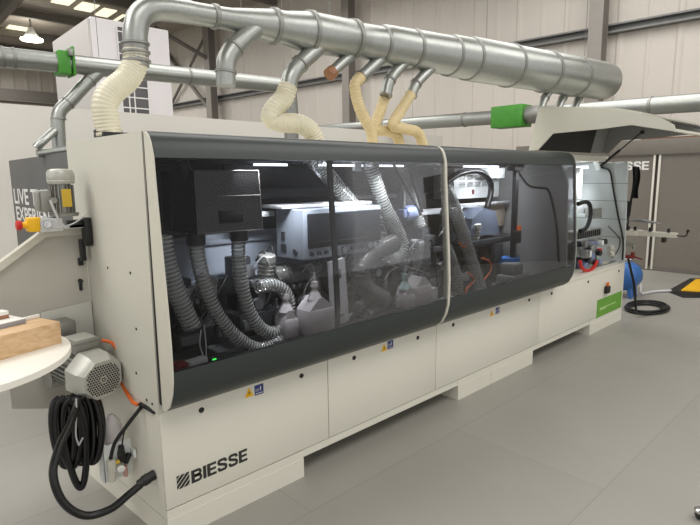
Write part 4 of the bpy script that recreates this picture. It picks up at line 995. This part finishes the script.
# black jacket hung on the edge of the right wall
b = MB(); vs = []; nx, nz = 8, 10
for j in range(nz+1):
    for i in range(nx+1):
        u = i/nx; v = j/nz
        vs.append((5.36+.022*math.sin(u*9+v*2)+.01*math.sin(v*7), .012-.065*u*(1+.5*v)-.01*math.sin(v*5), 1.70-.34*v-(.20 if i < 3 else 0)*v))
b.add(vs,[(j*(nx+1)+i,j*(nx+1)+i+1,(j+1)*(nx+1)+i+1,(j+1)*(nx+1)+i) for j in range(nz) for i in range(nx)])
b.add([(x+.03,y+.005,z) for x,y,z in vs],[(j*(nx+1)+i,(j+1)*(nx+1)+i,(j+1)*(nx+1)+i+1,j*(nx+1)+i+1) for j in range(nz) for i in range(nx)])
o = b.build('hanging_cloth','cloth',smooth=60); tag(o,'black cloth hanging on the outer edge of the machine right end','cloth')
# chrome chair castor at the lower right
q = Vector((1.897, -1.600, 0.000))
t = thing('chair_castor',(q.x,q.y,0),'chrome castor on the floor at the lower right picture corner','castor')
b = MB(); b.lathe([(0,.016),(.002,.022),(.014,.024),(.026,.022),(.028,.016)],(q.x-.012,q.y+.012,.024),(.7,-.7,0),24); b.build('wheel','black',t)
b = MB(); b.lathe([(0,.027),(.012,.027),(.016,.02)],(q.x,q.y,.036),(0,0,1),24); b.cyl((q.x,q.y,.05),(q.x,q.y,.09),.006); b.build('fork_cover','chrome',t)

# ------------------------------------------------------------------ camera and light
cam = bpy.data.cameras.new('camera'); co = bpy.data.objects.new('camera',cam); COL.objects.link(co)
cam.sensor_width = 36; cam.lens = 27.177; cam.clip_start = .02; cam.clip_end = 200
r_, u_, f_ = Vector((0.728972, -0.684445, -0.011618)), Vector((0.116934, 0.107783, 0.987274)), Vector((0.674482, 0.721054, -0.158605))
mtx = Matrix((r_,u_,-f_)).transposed().to_4x4(); mtx.translation = Vector((-0.8654, -2.1411, 1.6200)); co.matrix_world = mtx
S.camera = co

W = bpy.data.worlds.new('hall_air'); S.world = W; W.use_nodes = True
bg = W.node_tree.nodes['Background']; bg.inputs['Color'].default_value = (1.0,.99,.965,1); bg.inputs['Strength'].default_value = .88

def area(name, loc, size, power, col=(1,.99,.96), rot=(0,0,0), sy=None):
    l = bpy.data.lights.new(name,'AREA'); l.energy = power; l.color = col; l.shape = 'RECTANGLE'; l.size = size; l.size_y = sy or size
    o = bpy.data.objects.new(name,l); COL.objects.link(o); o.location = loc; o.rotation_euler = rot; return o
for i,(x,y) in enumerate(((-1,-4),(4,-4),(-1.5,2.6),(3.2,2.2),(7,1.5),(0,8),(6,8),(1,13),(5,16),(3,21),(7,-4))):
    area('hall_light',(x,y,6.0),3.6,125)
area('hall_light',(-3.2,1.6,5.0),2.0,110)  # extra fill lamp, added to brighten the floor at the left
for (x,y,z,p) in ((.75,.10,1.69,5.5),(1.45,.10,1.69,5.5),(2.3,.10,1.69,6),(3.05,.10,1.69,6.5),(4.9,.30,1.72,5.5)):
    area('cell_light',(x,y,z),.5,p,(.92,.96,1),rot=(.5,0,0),sy=.06).data.spread = math.radians(75)
S.cycles.caustics_reflective = False; S.cycles.caustics_refractive = False
area('cell_light',(3.1,.24,1.66),.5,5,(.92,.96,1),rot=(1.15,0,0),sy=.05)  # extra lamp without a fixture, added to brighten the electric box
S.view_settings.view_transform = 'Standard'; S.view_settings.look = 'None'; S.view_settings.exposure = .08; S.view_settings.gamma = 1
